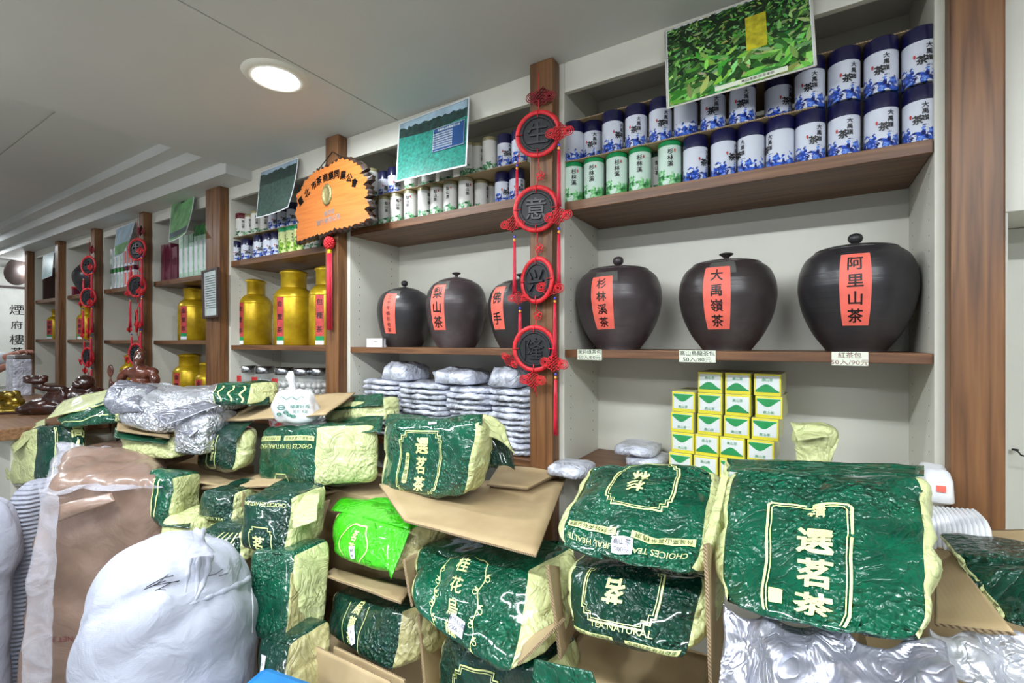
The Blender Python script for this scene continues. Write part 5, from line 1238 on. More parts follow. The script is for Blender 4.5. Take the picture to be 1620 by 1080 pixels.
sheet('film_side', [R(58, 772, 1.44), R(90, 785, 1.44), R(78, 1180, 1.38), R(22, 1180, 1.36)], 'milky_film', t, th=0.001, nu=14, nv=30, amp=0.02, freq=8)
sheet('pleat', [R(74, 802, 1.45), R(176, 778, 1.49), R(182, 792, 1.47), R(80, 830, 1.44)], 'brown_wrap', t, th=0.004, nu=22, nv=8, amp=0.006, bend=lambda u, v: V((0, -0.012 * math.sin(math.pi * v) * math.sin(math.pi * u), 0)))
print_on(h.front(0.003), [rot2(text2d('NET 30 KG', 0.022, 0, 0, bold=0.02), math.pi, -0.10, 0.02)], 'faint_lettering', 'card_red_ink', t, L=0.02)
h = Hex(R(100, 712, 1.98), R(240, 722, 1.85), R(236, 748, 1.80), R(92, 748, 1.92), (-0.10, 0.22, 0.0), seed=112, bulge=0.2, amp=(0.014, 0.004), n=6)
t = thing('wrapped_sack', 'folded top of another brown sack in clear plastic lying behind the tall one', 'sack', h.origin)
h.face('paper_body', 'brown_wrap', ['x+', 'x-', 'y+', 'y-', 'z+', 'z-'], t, 30)
sheet('film_fold', [R(90, 698, 2.05), R(235, 712, 1.95), R(240, 738, 1.80), R(80, 742, 1.9)], 'milky_film', t, th=0.001, nu=24, nv=16, amp=0.022, freq=10)
sheet('film_tail', [R(88, 700, 1.95), R(128, 702, 1.93), R(122, 716, 1.88), R(96, 722, 1.88)], 'milky_film', t, th=0.001, amp=0.01)
# hidden closed box that carries the folded sack and far-left bags
o = MB().box((-0.62, -0.14, 0), (0.30, 0.34, 0.90)).build('cardboard_box', 'cardboard', None, (-2.55, 0.92, 0)); tag(o, 'cardboard box standing below the silver foil bags', 'box')
c1 = R(52, 850, 1.62)
sack('woven_sack', 'grey ribbed sack wedged between the wrapped brown sack and the left white one', (c1.x - 0.03, c1.y + 0.02), 0.075, 0.09, 1.01, 'woven_grey', 9, [(0.02, 0), (0.9, 0.01), (1.0, 0.2), (1.0, 0.6), (0.95, 0.85), (0.8, 0.95), (0.4, 1.0), (0.0, 1.0)], folds=0.012, seg=(40, 40))
c1 = R(-48, 850, 1.45)
sack('woven_sack', 'white sack cut off by the left picture edge', (c1.x, c1.y), 0.10, 0.12, 1.02, 'woven_white', 12, [(0.02, 0), (0.7, 0.3), (0.75, 0.68), (1.0, 0.78), (0.95, 0.88), (0.7, 0.96), (0.3, 1.0), (0.0, 1.0)], folds=0.010, seg=(48, 40))
# ------------------------------------------------------------------ red knot hanging with carved discs
def mk_disc(ch, r=0.066):
    ring = MB(); N = 90; vs = []
    for k in range(N):
        a = 2 * math.pi * k / N; w_ = 0.0072 * (1 + 0.10 * (k % 2))
        for j in range(8):
            b = 2 * math.pi * j / 8; rr = r + w_ * math.cos(b) ; vs.append((rr * math.cos(a), 0.7 * w_ * math.sin(b), rr * math.sin(a)))
    ring.add(vs, [(k * 8 + j, ((k + 1) % N) * 8 + j, ((k + 1) % N) * 8 + (j + 1) % 8, k * 8 + (j + 1) % 8) for k in range(N) for j in range(8)])
    disc = MB()
    rs = [(0.0001, -0.002), (0.046, -0.002), (0.048, -0.005), (0.053, -0.005), (0.055, -0.002), (0.0615, -0.001), (0.0615, 0.005), (0.0001, 0.006)]
    n = len(rs); S = 48; vs = [(a_ * math.cos(2 * math.pi * k / S), b_, a_ * math.sin(2 * math.pi * k / S)) for k in range(S) for a_, b_ in rs]
    disc.add(vs, [(k * n + i, ((k + 1) % S) * n + i, ((k + 1) % S) * n + i + 1, k * n + i + 1)[::-1] for k in range(S) for i in range(n - 1)], sm=False)
    g, f = text2d(ch, 0.072, 0, 0.0, bold=0.015)
    car = MB(); K = len(g)
    car.add([(x, -0.0075, y) for x, y in g] + [(x, -0.001, y) for x, y in g], f, 0, False)
    # side walls from boundary edges
    cnt = {}
    for q in f:
        for a_, b_ in zip(q, q[1:] + q[:1]): cnt[(a_, b_)] = 1
    walls = [(a_, b_, b_ + K, a_ + K) for (a_, b_) in cnt if (b_, a_) not in cnt]
    car.f += walls; car.m += [0] * len(walls); car.smooth += [False] * len(walls)
    pins = MB()
    for a in (0,): pins.tube([(0.048 * math.cos(a), -0.006, 0.048 * math.sin(a)), (0.060 * math.cos(a), -0.008, 0.060 * math.sin(a)), (0.072 * math.cos(a), -0.007, 0.072 * math.sin(a))], 0.0014, 6)
    return ring, disc, car, pins
def mk_knot(s=0.021, r=0.0023):
    mb = MB(); n = 6
    for k in range(n):
        o = (k - (n - 1) / 2) * s * 2 / n
        for d in (1, -1):
            pts = []
            for i in range(9):
                f = (i / 8 - .5) * 2 * s; y = -0.004 + 0.0018 * math.cos((i + k) * math.pi) * d
                u, v = f, o; x, z = (u - v) * 0.7071, (u + v) * 0.7071
                if d < 0: x, z = (u + v) * 0.7071, (u - v) * 0.7071
                pts.append((x, y, z))
            mb.tube(pts, r, 5)
    for sx in (-1, 1):
        for q, (rr, ox) in enumerate(((0.013, 0.030), (0.009, 0.029), (0.005, 0.028))):
            mb.tube([(sx * (ox + rr * 1.25 * math.cos(a)), -0.005 - 0.001 * q, rr * math.sin(a)) for a in [k * math.pi / 9 for k in range(18)]], 0.0016, 4, closed=True)
        for zz in (0.012, -0.012): mb.tube([(sx * (0.014 + 0.007 * math.cos(a)), -0.004, zz + 0.006 * math.sin(a)) for a in [k * math.pi / 6 for k in range(12)]], 0.0016, 4, closed=True)
    return mb
def mk_small():
    mb = MB()
    for a0 in range(5):
        a = a0 * 2 * math.pi / 5 + math.pi / 2
        mb.tube([(0.009 * math.cos(a) + 0.006 * math.cos(t_), -0.004, 0.009 * math.sin(a) + 0.006 * math.sin(t_)) for t_ in [k * math.pi / 5 for k in range(10)]], 0.0016, 5, closed=True)
    mb.lathe([(0.0001, -0.004), (0.005, -0.001), (0.005, 0.003), (0.0001, 0.006)], 10, c=(0, -0.004, 0)); return mb
def mk_tassel(L=0.17):
    mb = MB(); rnd = random.Random(5)
    for k in range(16):
        a = k * 2.4; rr = 0.0042 * math.sqrt((k + .5) / 16)
        x0, y0 = rr * math.cos(a), rr * math.sin(a); x1, y1 = x0 * 1.7 + rnd.uniform(-.002, .002), y0 * 1.6
        mb.tube([(x0 * .7, y0 * .7 - .004, 0), (x0 * 1.1, y0 - .004, -L * .3), ((x0 + x1) / 2, y0 - .004, -L * .7), (x1, y1 - .004, -L + rnd.uniform(0, .012))], 0.0021, 4)
    return mb
DM = {c: [m.mesh(nm, mt) for m, nm, mt in zip(mk_disc(c), ('ring', 'carved_disc', 'carved_character', 'cord_pin'), ('red_cord', 'carved_black', 'carved_highlight', 'red_cord'))] for c in '生意兴隆'}
KN = mk_knot().mesh('woven_knot', 'red_cord'); SK = mk_small().mesh('small_knot', 'red_cord'); TS = {L: mk_tassel(L).mesh('tassel', 'tassel_red') for L in (0.10, 0.17)}
BL_ = MB().lathe([(0.003, -.004), (0.0048, 0), (0.003, .004)], 10).mesh('bead', 'blue_bead'); BO_ = MB().lathe([(0.003, -.004), (0.0048, 0), (0.003, .004)], 10).mesh('bead', 'orange_bead')
DKN = KN.copy(); DKN.materials.clear(); DKN.materials.append(MATS['dark_red_cord'])
def hanging(label, X0, Y0, z1, full=True, yaw=(0, 0, 0.5, 0), dark=False):
    t = thing('knot_hanging', label, 'ornament', (X0, Y0, z1 - 0.73))
    def dx(px): return (px - 848) * 0.00223
    def dz(py): return z1 - (py - 219) * 0.00196 - (z1 - 0.73)
    discs = [(850, 219), (847, 337), (848, 450), (844, 558)]
    for i, ((px, py), c) in enumerate(zip(discs, '生意兴隆')):
        ox = obj('ring', DM[c][0], t, (dx(px), -0.026, dz(py))); ox.rotation_euler = (0, 0, (0.25, 0.30, -0.30, 0.15)[i])
        for nm, m in zip(('carved_disc', 'carved_character'), DM[c][1:3]): obj(nm, m, ox)
        for a_ in range(4): obj('cord_pin', DM[c][3], ox).rotation_euler = (0, a_ * math.pi / 2, 0)
    def kn(px, py, s=1.0, rz=0.0, dk=False, dy=-0.036):
        o = obj('woven_knot', DKN if dk else KN, t, (dx(px), dy, dz(py))); o.scale = (s, 1, s); o.rotation_euler = (0, rz, 0); return o
    kn(850, 157, 1.15, 0.2, True, -0.004); kn(845, 607, 1.0)
    kn(886, 229, 1.0, 0.1); kn(884, 356, 1.0, 0.0); kn(872, 464, 1.0, 0.1); kn(878, 580, 1.0, 0.1)
    kn(812, 357, 0.95, 0.0); kn(822, 477, 0.8, 0.0); kn(807, 577, 0.75, 0.6)
    for px, py in ((850, 283), (848, 398), (846, 505)): obj('small_knot', SK, t, (dx(px), -0.008, dz(py)))
    for (px, py, bl, L) in ((883, 246, 1, .17), (817, 262, 1, .17), (883, 374, 1, .17), (813, 377, 1, .17), (877, 480, 1, .17), (822, 493, 1, .10), (878, 597, 1, .17)):
        obj('bead', BL_, t, (dx(px), -0.030, dz(py))); obj('bead', BO_, t, (dx(px), -0.030, dz(py + 5)))
        obj('tassel', TS[L], t, (dx(px), -0.026, dz(py + 8)))
    for a, b in (((850, 165), (850, 190)), ((850, 250), (850, 275)), ((849, 290), (847, 305)), ((848, 368), (848, 390)), ((847, 404), (848, 418)), ((847, 482), (846, 498)), ((846, 512), (845, 526)), ((845, 590), (845, 600)), ((845, 615), (847, 635)), ((818, 240), (817, 260)), ((845, 615), (843, 628)), ((850, 120), (850, 150))):
        MB().tube([(dx(a[0]), -0.022, dz(a[1])), (dx(b[0]), -0.022, dz(b[1]))], 0.0016, 5).build('cord', 'red_cord', t)
    return t
PY = 1.297
p = W(848, 219, PY); kh = hanging('red knot hanging with four carved black discs and long tassels, on the post between jars', p.x + 0.017, PY, p.z)
for (px, py, sc_, lb) in ((228, 400, 1.15, 'dark red knot hanging on the post right of the slim cartons'), (150, 425, 1.15, 'dark red knot hanging on the post left of the slim cartons')):
    q = W(px, py, 1.29); r_ = clone(kh, (q.x - 0.03, 1.29, q.z - 0.73 * 1.0), 0.0, lb); r_.scale = (1.1, 1.1, 1.0)
    r_.location.z = q.z - 0.73 + 0.02

# ------------------------------------------------------------------ wooden plaque
pts_px = [(498, 272), (520, 262), (538, 251), (553, 253), (566, 260), (575, 268), (570, 274), (582, 283), (576, 292), (583, 305), (577, 312), (585, 322), (578, 332), (586, 342), (578, 350), (560, 356), (545, 360), (530, 362), (515, 368), (495, 373), (482, 378), (470, 382), (468, 368), (472, 352), (466, 340), (471, 322), (468, 310), (476, 300), (480, 290), (487, 280)]
PLQ_Y = 1.262
t = thing('wooden_plaque', 'orange varnished wooden plaque with jagged bark edge hanging on a post', 'plaque', W(527, 372, PLQ_Y))
o0 = V(t.location); rnd = random.Random(4)
poly = []
for i in range(len(pts_px)):
    a, b = pts_px[i], pts_px[(i + 1) % len(pts_px)]
    L = math.hypot(b[0] - a[0], b[1] - a[1]); m = max(2, int(L / 3.4)); cx, cy = 527, 317
    for k in range(m):
        f = k / m; x, y = a[0] + (b[0] - a[0]) * f, a[1] + (b[1] - a[1]) * f
        j = (1 if k % 2 else -1) * (1.6 if x > 480 else 0.8); d_ = math.hypot(x - cx, y - cy)
        x += (x - cx) / d_ * j + rnd.uniform(-.6, .6); y += (y - cy) / d_ * j + rnd.uniform(-.6, .6); poly.append((x, y))
def plq(x, y, dy): q = W(x, y, PLQ_Y + dy) - o0; return q
mb = MB(); K = len(poly)
f0 = [W(x, y, PLQ_Y) - o0 for x, y in poly]; c_ = V((sum(q.x for q in f0) / K, 0, sum(q.z for q in f0) / K))
mb.add([V((q.x, 0, q.z)) for q in f0], [tuple(range(K))[::-1]], 0, False)
body = mb.build('front_face', 'plaque_wood', t)
mb = MB(); outer = [c_ + (V((q.x, 0, q.z)) - c_) * (1.05 + 0.05 * rnd.random()) for q in f0]
vs = [V((q.x, 0.0, q.z)) for q in f0] + [V((q.x, 0.010, q.z)) for q in outer] + [V((q.x, 0.026, q.z)) for q in outer]
mb.add(vs, [(i, (i + 1) % K, K + (i + 1) % K, K + i)[::-1] for i in range(K)] + [(K + i, K + (i + 1) % K, 2 * K + (i + 1) % K, 2 * K + i)[::-1] for i in range(K)] + [tuple(range(2 * K, 3 * K))], 0, False)
mb.build('bark_edge', 'plaque_edge', t)
chars = '臺北市茶商業同業公會'; cpx = [(476, 318), (486, 305), (497, 293), (505, 286), (515, 281), (524, 278), (533, 275), (543, 277), (553, 281), (561, 289)]
parts = []
for c, (x, y) in zip(chars, cpx):
    q = W(x, y, PLQ_Y) - o0; ang = (530 - x) / 60 * 0.75; ang = max(-0.45, min(0.75, ang))
    parts.append(text2d(c, 0.037, q.x, q.z, bold=0.06, rot=ang * 0.8))
print_on(lambda a, b: (a, -0.0016, b), parts, 'carved_lettering', 'black_ink', body)
parts = []
q = W(521, 336, PLQ_Y) - o0; parts.append(text2d('會員證', 0.023, q.x, q.z, bold=0.02, rot=0.08))
q = W(519, 348, PLQ_Y) - o0; parts.append(text2d('茶行有限公司', 0.026, q.x, q.z, bold=0.02, rot=0.08))
simple('silver_paint', (190, 190, 192), 0.3, metal=0.5)
print_on(lambda a, b: (a, -0.0016, b), parts, 'silver_lettering', 'silver_paint', body)
q = W(518, 308, PLQ_Y) - o0; em = MB(); S = 28
simple('emblem_gold', (150, 140, 96), 0.35, metal=0.6, bump=0.8, bscale=160, bdist=0.003)
vs = []
for r_, y_ in ((0.036, -0.001), (0.034, -0.007), (0.026, -0.008), (0.024, -0.003), (0.0001, -0.010)):
    for k in range(S): a = 2 * math.pi * k / S; s_ = 1 + (0.07 * math.cos(14 * a) if r_ > 0.025 else 0); vs.append((q.x + r_ * s_ * math.cos(a) * .85, y_, q.z + r_ * s_ * 1.25 * math.sin(a)))
em.add(vs, [(i * S + k, i * S + (k + 1) % S, (i + 1) * S + (k + 1) % S, (i + 1) * S + k) for i in range(4) for k in range(S)]); em.build('emblem', 'emblem_gold', body)
a = W(504, 268, 1.275) - o0; b = W(526, 240, 1.297) - o0; c = W(548, 252, 1.275) - o0
MB().tube([a, b, c], 0.002, 6).build('hanging_cord', 'dark_hole', t)
# tassel charm under the plaque
q = W(524, 385, 1.290); t = thing('tassel_charm', 'red bead ball with long red tassel hanging below the plaque', 'ornament', (q.x, q.y, q.z - 0.33))
mb = MB(); ic = bmesh.new(); bmesh.ops.create_icosphere(ic, subdivisions=1, radius=0.0065); sv = [v.co.copy() for v in ic.verts]; sf = [tuple(v.index for v in f.verts) for f in ic.faces]; ic.free()
for k in range(60):
    th = math.acos(1 - 2 * (k + .5) / 60); ph = k * 2.4; c = V((0.022 * math.sin(th) * math.cos(ph), 0.016 * math.sin(th) * math.sin(ph) - .01, 0.024 * math.cos(th) + 0.33)); mb.add([v + c for v in sv], sf)
mb.build('bead_ball', 'red_cord', t)
MB().lathe([(0.010, 0.285), (0.011, 0.300), (0.006, 0.306)], 12, c=(0, -0.008, 0)).build('gold_collar', 'tin_gold', t)
mb = MB()
for k in range(22):
    a = k * 2.4; rr = 0.010 * math.sqrt((k + .5) / 22); mb.tube([(rr * math.cos(a), rr * math.sin(a) - .008, 0.288), (rr * 1.15 * math.cos(a), rr * math.sin(a) - .008, 0.15), (rr * 1.2 * math.cos(a), rr * math.sin(a) - .008, -0.04)], 0.0021, 4)
mb.build('tassel', 'tassel_red', t)
MB().tube([(0, -.005, 0.35), (0, -.004, 0.42)], 0.0015, 5).build('cord', 'red_cord', t)

# ------------------------------------------------------------------ posters hanging from the ceiling edge
def attr_mat(name, rough=0.35):
    s = NT(name); a = s.n('ShaderNodeAttribute'); a.attribute_name = 'shade'; a.attribute_type = 'GEOMETRY'
    s.l(a.outputs[0], s.b.inputs['Base Color']); s.set(Roughness=rough, **{'Coat Weight': 0.6, 'Coat Roughness': 0.12}); return s.m
attr_mat('poster_leaves')
def leaf_layer(fn, w_, h_, n, seed, size, cols, parent, name='printed_leaves', dark=0.0):
    rnd = random.Random(seed); mb = MB(); shade = []
    for k in range(n):
        f = k / n; y = -h_ / 2 + h_ * rnd.random(); x = -w_ / 2 + w_ * rnd.random()
        near = 1 - (y + h_ / 2) / h_
        L = size * (0.5 + 1.3 * near ** 1.5) * rnd.uniform(0.6, 1.3); wd = L * 0.17; a = rnd.gauss(0.6, 0.6) if rnd.random() < .6 else rnd.gauss(2.4, 0.6); ca, sa = math.cos(a), math.sin(a)
        P = []
        for u, v in ((-.5, 0), (-.2, -.8), (.15, -.7), (.5, 0), (.15, .7), (-.2, .8)):
            lx, ly = u * L, v * wd; X = x + lx * ca - ly * sa; Yy = y + lx * sa + ly * ca
            P.append((max(-w_ / 2, min(w_ / 2, X)), max(-h_ / 2, min(h_ / 2, Yy))))
        off = -0.0004 - 0.0012 * f
        mb.add([fn(px, py, off) for px, py in P], [tuple(range(6))], 0, False)
        c = cols[min(len(cols) - 1, int(rnd.random() ** (1.6 - near) * len(cols)))]; shade += [lin(tuple(max(0, v * rnd.uniform(.75, 1.15)) for v in c))] * 6
    me = mb.mesh(name, 'poster_leaves'); ca_ = me.color_attributes.new('shade', 'FLOAT_COLOR', 'POINT')
    for i, c in enumerate(shade): ca_.data[i].color = c
    o = obj(name, me, parent); o['kind'] = 'stuff'; return o
def poster(label, TL, TR, BR, BL, base, border='white_paper', curl=0.0, name='poster'):
    TL, TR, BR, BL = [V(q) for q in (TL, TR, BR, BL)]; org = (BL + BR) / 2; t = thing(name, label, 'poster', org)
    w_ = (TR - TL).length; h_ = (TL - BL).length
    nrm = (TR - TL).cross(TL - BL).normalized()
    if nrm.y > 0: nrm = -nrm
    def fn(x, y, off=0.0):
        u, v = x / w_ + .5, y / h_ + .5
        p = (BL * (1 - u) + BR * u) * (1 - v) + (TL * (1 - u) + TR * u) * v
        p = p + nrm * (curl * (1 - v) ** 2 * (u ** 2)) - nrm * off
        return p - org
    mb = MB(); n = 12; vs = [fn(-w_ / 2 + w_ * i / n, -h_ / 2 + h_ * j / n, o_) for o_ in (0.0, 0.0012) for i in range(n + 1) for j in range(n + 1)]; N = n + 1; K = N * N
    fs = []
    for i in range(n):
        for j in range(n): q = (i * N + j, (i + 1) * N + j, (i + 1) * N + j + 1, i * N + j + 1); fs += [q, tuple(a + K for a in q[::-1])]
    for i in range(n): fs += [(i * N, i * N + K, (i + 1) * N + K, (i + 1) * N), (i * N + n, (i + 1) * N + n, (i + 1) * N + n + K, i * N + n + K), (i, i + 1, i + 1 + K, i + K), (n * N + i, n * N + i + K, n * N + i + 1 + K, n * N + i + 1)]
    mb.add(vs, fs, 0, False); mb.build('sheet', border, t)
    def area(x0, y0, x1, y1, mat, nm, off=-0.0004, m=12):
        g = [fn(x0 + (x1 - x0) * i / m, y0 + (y1 - y0) * j / m, off) for i in range(m + 1) for j in range(m + 1)]
        return MB().add(g, [(i * (m + 1) + j, (i + 1) * (m + 1) + j, (i + 1) * (m + 1) + j + 1, i * (m + 1) + j + 1) for i in range(m) for j in range(m)], 0, False).build(nm, mat, t)
    area(-w_ / 2 + .006, -h_ / 2 + .006, w_ / 2 - .006, h_ / 2 - .006, base, 'picture')
    return t, fn, w_, h_, area
simple('leaf_ground', (16, 34, 16), 0.35, var=0.3, vscale=20, coat=0.4)
tt, fn, w_, h_, area = None, None, None, None, None
t, fn, w_, h_, area = poster('large framed poster of green tea leaves hanging above the right bay', W(1052, 50, 1.345), W(1282, -36, 1.345), W(1291, 104, 1.275), W(1056, 172, 1.275), 'leaf_ground')
leaf_layer(lambda x, y, o: fn(x * .97, y * .97, o - .0004), w_, h_, 1500, 3, 0.034, [(14, 44, 16), (26, 74, 26), (50, 110, 42), (84, 150, 60), (126, 184, 84), (160, 206, 120)], t)
simple('yellow_print', (190, 180, 40), 0.35, var=0.15, vscale=60, coat=0.4)
area(0.028, -0.03, 0.075, 0.075, 'yellow_print', 'yellow_note', -0.0022, 4)
area(-0.05, -h_ / 2 + 0.008, 0.115, -h_ / 2 + 0.022, 'card_paper', 'caption_strip', -0.0022, 6)
print_on(lambda a, b: fn(a, b, -0.0028), [text2d('高山茶園 採茶季節', 0.009, 0.05, -h_ / 2 + 0.015, bold=0.0)], 'caption_lettering', 'black_ink', t)
fr = MB(); b_ = [(-w_ / 2, -h_ / 2), (w_ / 2, -h_ / 2), (w_ / 2, h_ / 2), (-w_ / 2, h_ / 2)]
for (xa, ya), (xb, yb) in zip(b_, b_[1:] + b_[:1]): fr.tube([fn(xa, ya, -0.001), fn(xb, yb, -0.001)], 0.0022, 6)
fr.build('frame', 'white_laminate', t)
# teal field poster
simple('teal_field', (38, 130, 116), 0.3, var=0.22, vscale=90, coat=0.7); simple('pale_sky', (170, 196, 214), 0.3, coat=0.6); simple('dark_trees', (26, 52, 48), 0.35, var=0.4, vscale=60, coat=0.5); simple('blue_panel', (28, 72, 132), 0.3, coat=0.6); simple('pale_teal', (150, 196, 200), 0.3, coat=0.6)
t, fn, w_, h_, area = poster('poster of teal tea field with blue text panel above the middle bay', W(631, 196, 1.335), W(743, 153, 1.335), W(738, 262, 1.255), W(626, 288, 1.265), 'teal_field')
area(-w_ / 2 + .008, h_ / 2 - .07, w_ / 2 - .008, h_ / 2 - .008, 'pale_sky', 'printed_sky', -0.0008)
mb = MB(); rnd = random.Random(9); top = []
for k in range(41):
    x = -w_ / 2 + .008 + (w_ - .016) * k / 40; y = h_ / 2 - 0.035 - 0.035 * abs(k / 40 - .15) * 0.2 + 0.012 * noise.noise(V((k * .35, 0, 0))) + 0.012 * noise.noise(V((k * .9, 4, 0)))
    top.append((x, y))
for k in range(40):
    mb.add([fn(top[k][0], h_ / 2 - .075 - .012 * math.sin(k / 13), -.0012), fn(top[k + 1][0], h_ / 2 - .075 - .012 * math.sin((k + 1) / 13), -.0012), fn(top[k + 1][0], top[k + 1][1], -.0012), fn(top[k][0], top[k][1], -.0012)], [(0, 1, 2, 3)], 0, False)
mb.build('printed_trees', 'dark_trees', t)
leaf_layer(fn, w_ * .96, h_ * .60, 900, 12, 0.009, [(20, 96, 84), (40, 140, 120), (90, 180, 160)], t).location.z -= 0.045
area(0.012, -0.052, w_ / 2 - .014, 0.048, 'blue_panel', 'text_panel', -0.0030)
pr = [line2d([(0.014, -0.050), (w_ / 2 - .016, -0.050), (w_ / 2 - .016, 0.046), (0.014, 0.046)], 0.0014, True), text2d('台灣高山茶園風光介紹', 0.0105, (0.012 + w_ / 2 - .014) / 2, 0.036, bold=0.02, sx=1.0)]
for k in range(7): pr.append(text2d('高山茶園終年雲霧茶葉甘醇香', 0.0072, 0.060, 0.022 - k * 0.010, bold=0.0))
print_on(lambda a, b: fn(a, b, -0.0034), pr, 'lettering', 'white_ink', t)
# dark terraced field poster
simple('dark_field', (58, 88, 80), 0.28, var=0.25, vscale=60, coat=0.8)
t, fn, w_, h_, area = poster('dark green hillside poster above the left bay, lower edge curling', W(412, 272, 1.335), W(472, 249, 1.335), W(465, 333, 1.262), W(405, 345, 1.275), 'dark_field', curl=0.03)
area(-w_ / 2 + .008, h_ / 2 - .05, w_ / 2 - .008, h_ / 2 - .008, 'pale_sky', 'printed_sky', -0.0008)
mb = MB()
for k in range(20):
    xa = -w_ / 2 + .006 + (w_ - .012) * k / 20; xb = xa + (w_ - .012) / 20; f1 = h_ / 2 - .028 + .02 * noise.noise(V((k * .4, 3, 0))); f2 = h_ / 2 - .028 + .02 * noise.noise(V(((k + 1) * .4, 3, 0)))
    mb.add([fn(xa, h_ / 2 - .09, -.0012), fn(xb, h_ / 2 - .09, -.0012), fn(xb, f2, -.0012), fn(xa, f1, -.0012)], [(0, 1, 2, 3)], 0, False)
mb.build('printed_trees', 'dark_trees', t)
leaf_layer(fn, w_ * .95, h_ * .62, 500, 15, 0.008, [(46, 84, 66), (70, 110, 90), (104, 140, 120)], t).location.z -= 0.03
# green landscape leaflets further left
simple('meadow_print', (104, 164, 104), 0.3, var=0.3, vscale=14, coat=0.5); simple('lake_print', (60, 84, 92), 0.3, var=0.3, vscale=20, coat=0.5)
t, fn, w_, h_, area = poster('green landscape leaflet hanging above the maroon cartons', W(271, 322, 1.335), W(308, 303, 1.335), W(303, 372, 1.262), W(267, 383, 1.275), 'meadow_print', curl=0.03)
area(-w_ / 2 + .008, -h_ / 2 + .02, w_ / 2 - .008, -h_ / 2 + .06, 'lake_print', 'printed_lake', -0.0008); area(-0.02, h_ / 2 - .04, 0.03, h_ / 2 - .008, 'dark_trees', 'printed_tree', -0.0008)
t, fn, w_, h_, area = poster('pale misty leaflet hanging above the slim white cartons', W(184, 362, 1.335), W(213, 350, 1.335), W(204, 402, 1.262), W(180, 408, 1.275), 'pale_sky', curl=0.03)
area(-w_ / 2 + .008, -h_ / 2 + .02, w_ / 2 - .008, -h_ / 2 + .11, 'meadow_print', 'printed_hill', -0.0008)
t, fn, w_, h_, area = poster('small pale leaflet in the last bay by the scroll', W(68, 405, 1.335), W(86, 397, 1.335), W(82, 436, 1.28), W(66, 442, 1.28), 'pale_teal')

# framed notice on double post
q = W(321, 503, 1.262); t = thing('framed_notice', 'dark framed certificate leaning out from the double post', 'frame', q)
c = [W(320, 429, 1.285), W(345, 422, 1.255), W(347, 501, 1.255), W(322, 504, 1.285)]
ex = (c[1] - c[0]); ez = (c[0] - c[3]); nn = ex.cross(ez).normalized()
if nn.y > 0: nn = -nn
def fp(u, v, o): return c[3].lerp(c[2], u).lerp(c[0].lerp(c[1], u), v) + nn * o - q
mb = MB()
for (u0, v0, u1, v1) in ((0, 0, 1, .04), (0, .96, 1, 1), (0, .04, .10, .96), (.90, .04, 1, .96)):
    mb.add([fp(u0, v0, .006), fp(u1, v0, .006), fp(u1, v1, .006), fp(u0, v1, .006), fp(u0, v0, -.008), fp(u1, v0, -.008), fp(u1, v1, -.008), fp(u0, v1, -.008)], [(0, 1, 2, 3), (4, 7, 6, 5), (0, 4, 5, 1), (1, 5, 6, 2), (2, 6, 7, 3), (3, 7, 4, 0)], 0, False)
mb.build('frame_moulding', 'dark_wood', t)
simple('notice_paper', (196, 208, 208), 0.3, var=0.03, coat=0.7)
MB().add([fp(.08, .03, 0), fp(.92, .03, 0), fp(.92, .97, 0), fp(.08, .97, 0)], [(0, 1, 2, 3)], 0, False).build('paper', 'notice_paper', t)
mb = MB()
for k in range(14): mb.add([fp(.2, .85 - k * .05, .0015), fp(.8, .85 - k * .05, .0015), fp(.8, .862 - k * .05, .0015), fp(.2, .862 - k * .05, .0015)], [(0, 1, 2, 3)], 0, False)
mb.build('text_lines', 'carved_highlight', t)

# ------------------------------------------------------------------ counter with figures
t = thing('wooden_counter', 'wooden counter top carrying the reclining buddha figure', 'counter', (-4.0, 0.86, 0))
MB().box((-1.2, -0.30, 1.045), (0.9, 0.26, 1.10), bev=0.004).build('counter_top', 'counter_wood', t)
MB().box((-1.15, -0.24, 0), (0.85, 0.22, 1.045)).build('front_panel', 'white_laminate', t)
simple('carved_wood', (52, 26, 20), 0.22, var=0.3, vscale=20, bump=0.6, bscale=35, bdist=0.006, coat=0.7)
simple('carved_wood_red', (84, 44, 32), 0.25, var=0.3, vscale=20, bump=0.6, bscale=40, bdist=0.005, coat=0.6)
simple('gold_figure', (168, 146, 70), 0.28, metal=0.8, bump=0.9, bscale=60, bdist=0.006)
def figure(name, label, blobs, mat, loc, rz, vox=0.006):
    bm = bmesh.new()
    for (cx, cy, cz, rx, ry, rz_, ax, ay, az) in blobs:
        M = Matrix.Translation((cx, cy, cz)) @ Matrix.Rotation(az, 4, 'Z') @ Matrix.Rotation(ay, 4, 'Y') @ Matrix.Rotation(ax, 4, 'X') @ Matrix.Diagonal((rx, ry, rz_, 1))
        bmesh.ops.create_icosphere(bm, subdivisions=3, radius=1, matrix=M)
    me = bpy.data.meshes.new(name); bm.to_mesh(me); bm.free(); me.materials.append(MATS[mat])
    o = bpy.data.objects.new(name, me); link(o); o.location = loc; o.rotation_euler = (0, 0, rz)
    m = o.modifiers.new('r', 'REMESH'); m.mode = 'VOXEL'; m.voxel_size = vox; m.use_smooth_shade = True
    sm = o.modifiers.new('s', 'SMOOTH'); sm.iterations = 3; sm.factor = 0.5
    return o
A0 = lambda *a: a + (0,) * (9 - len(a))
q = G(105, 652, 1.10)
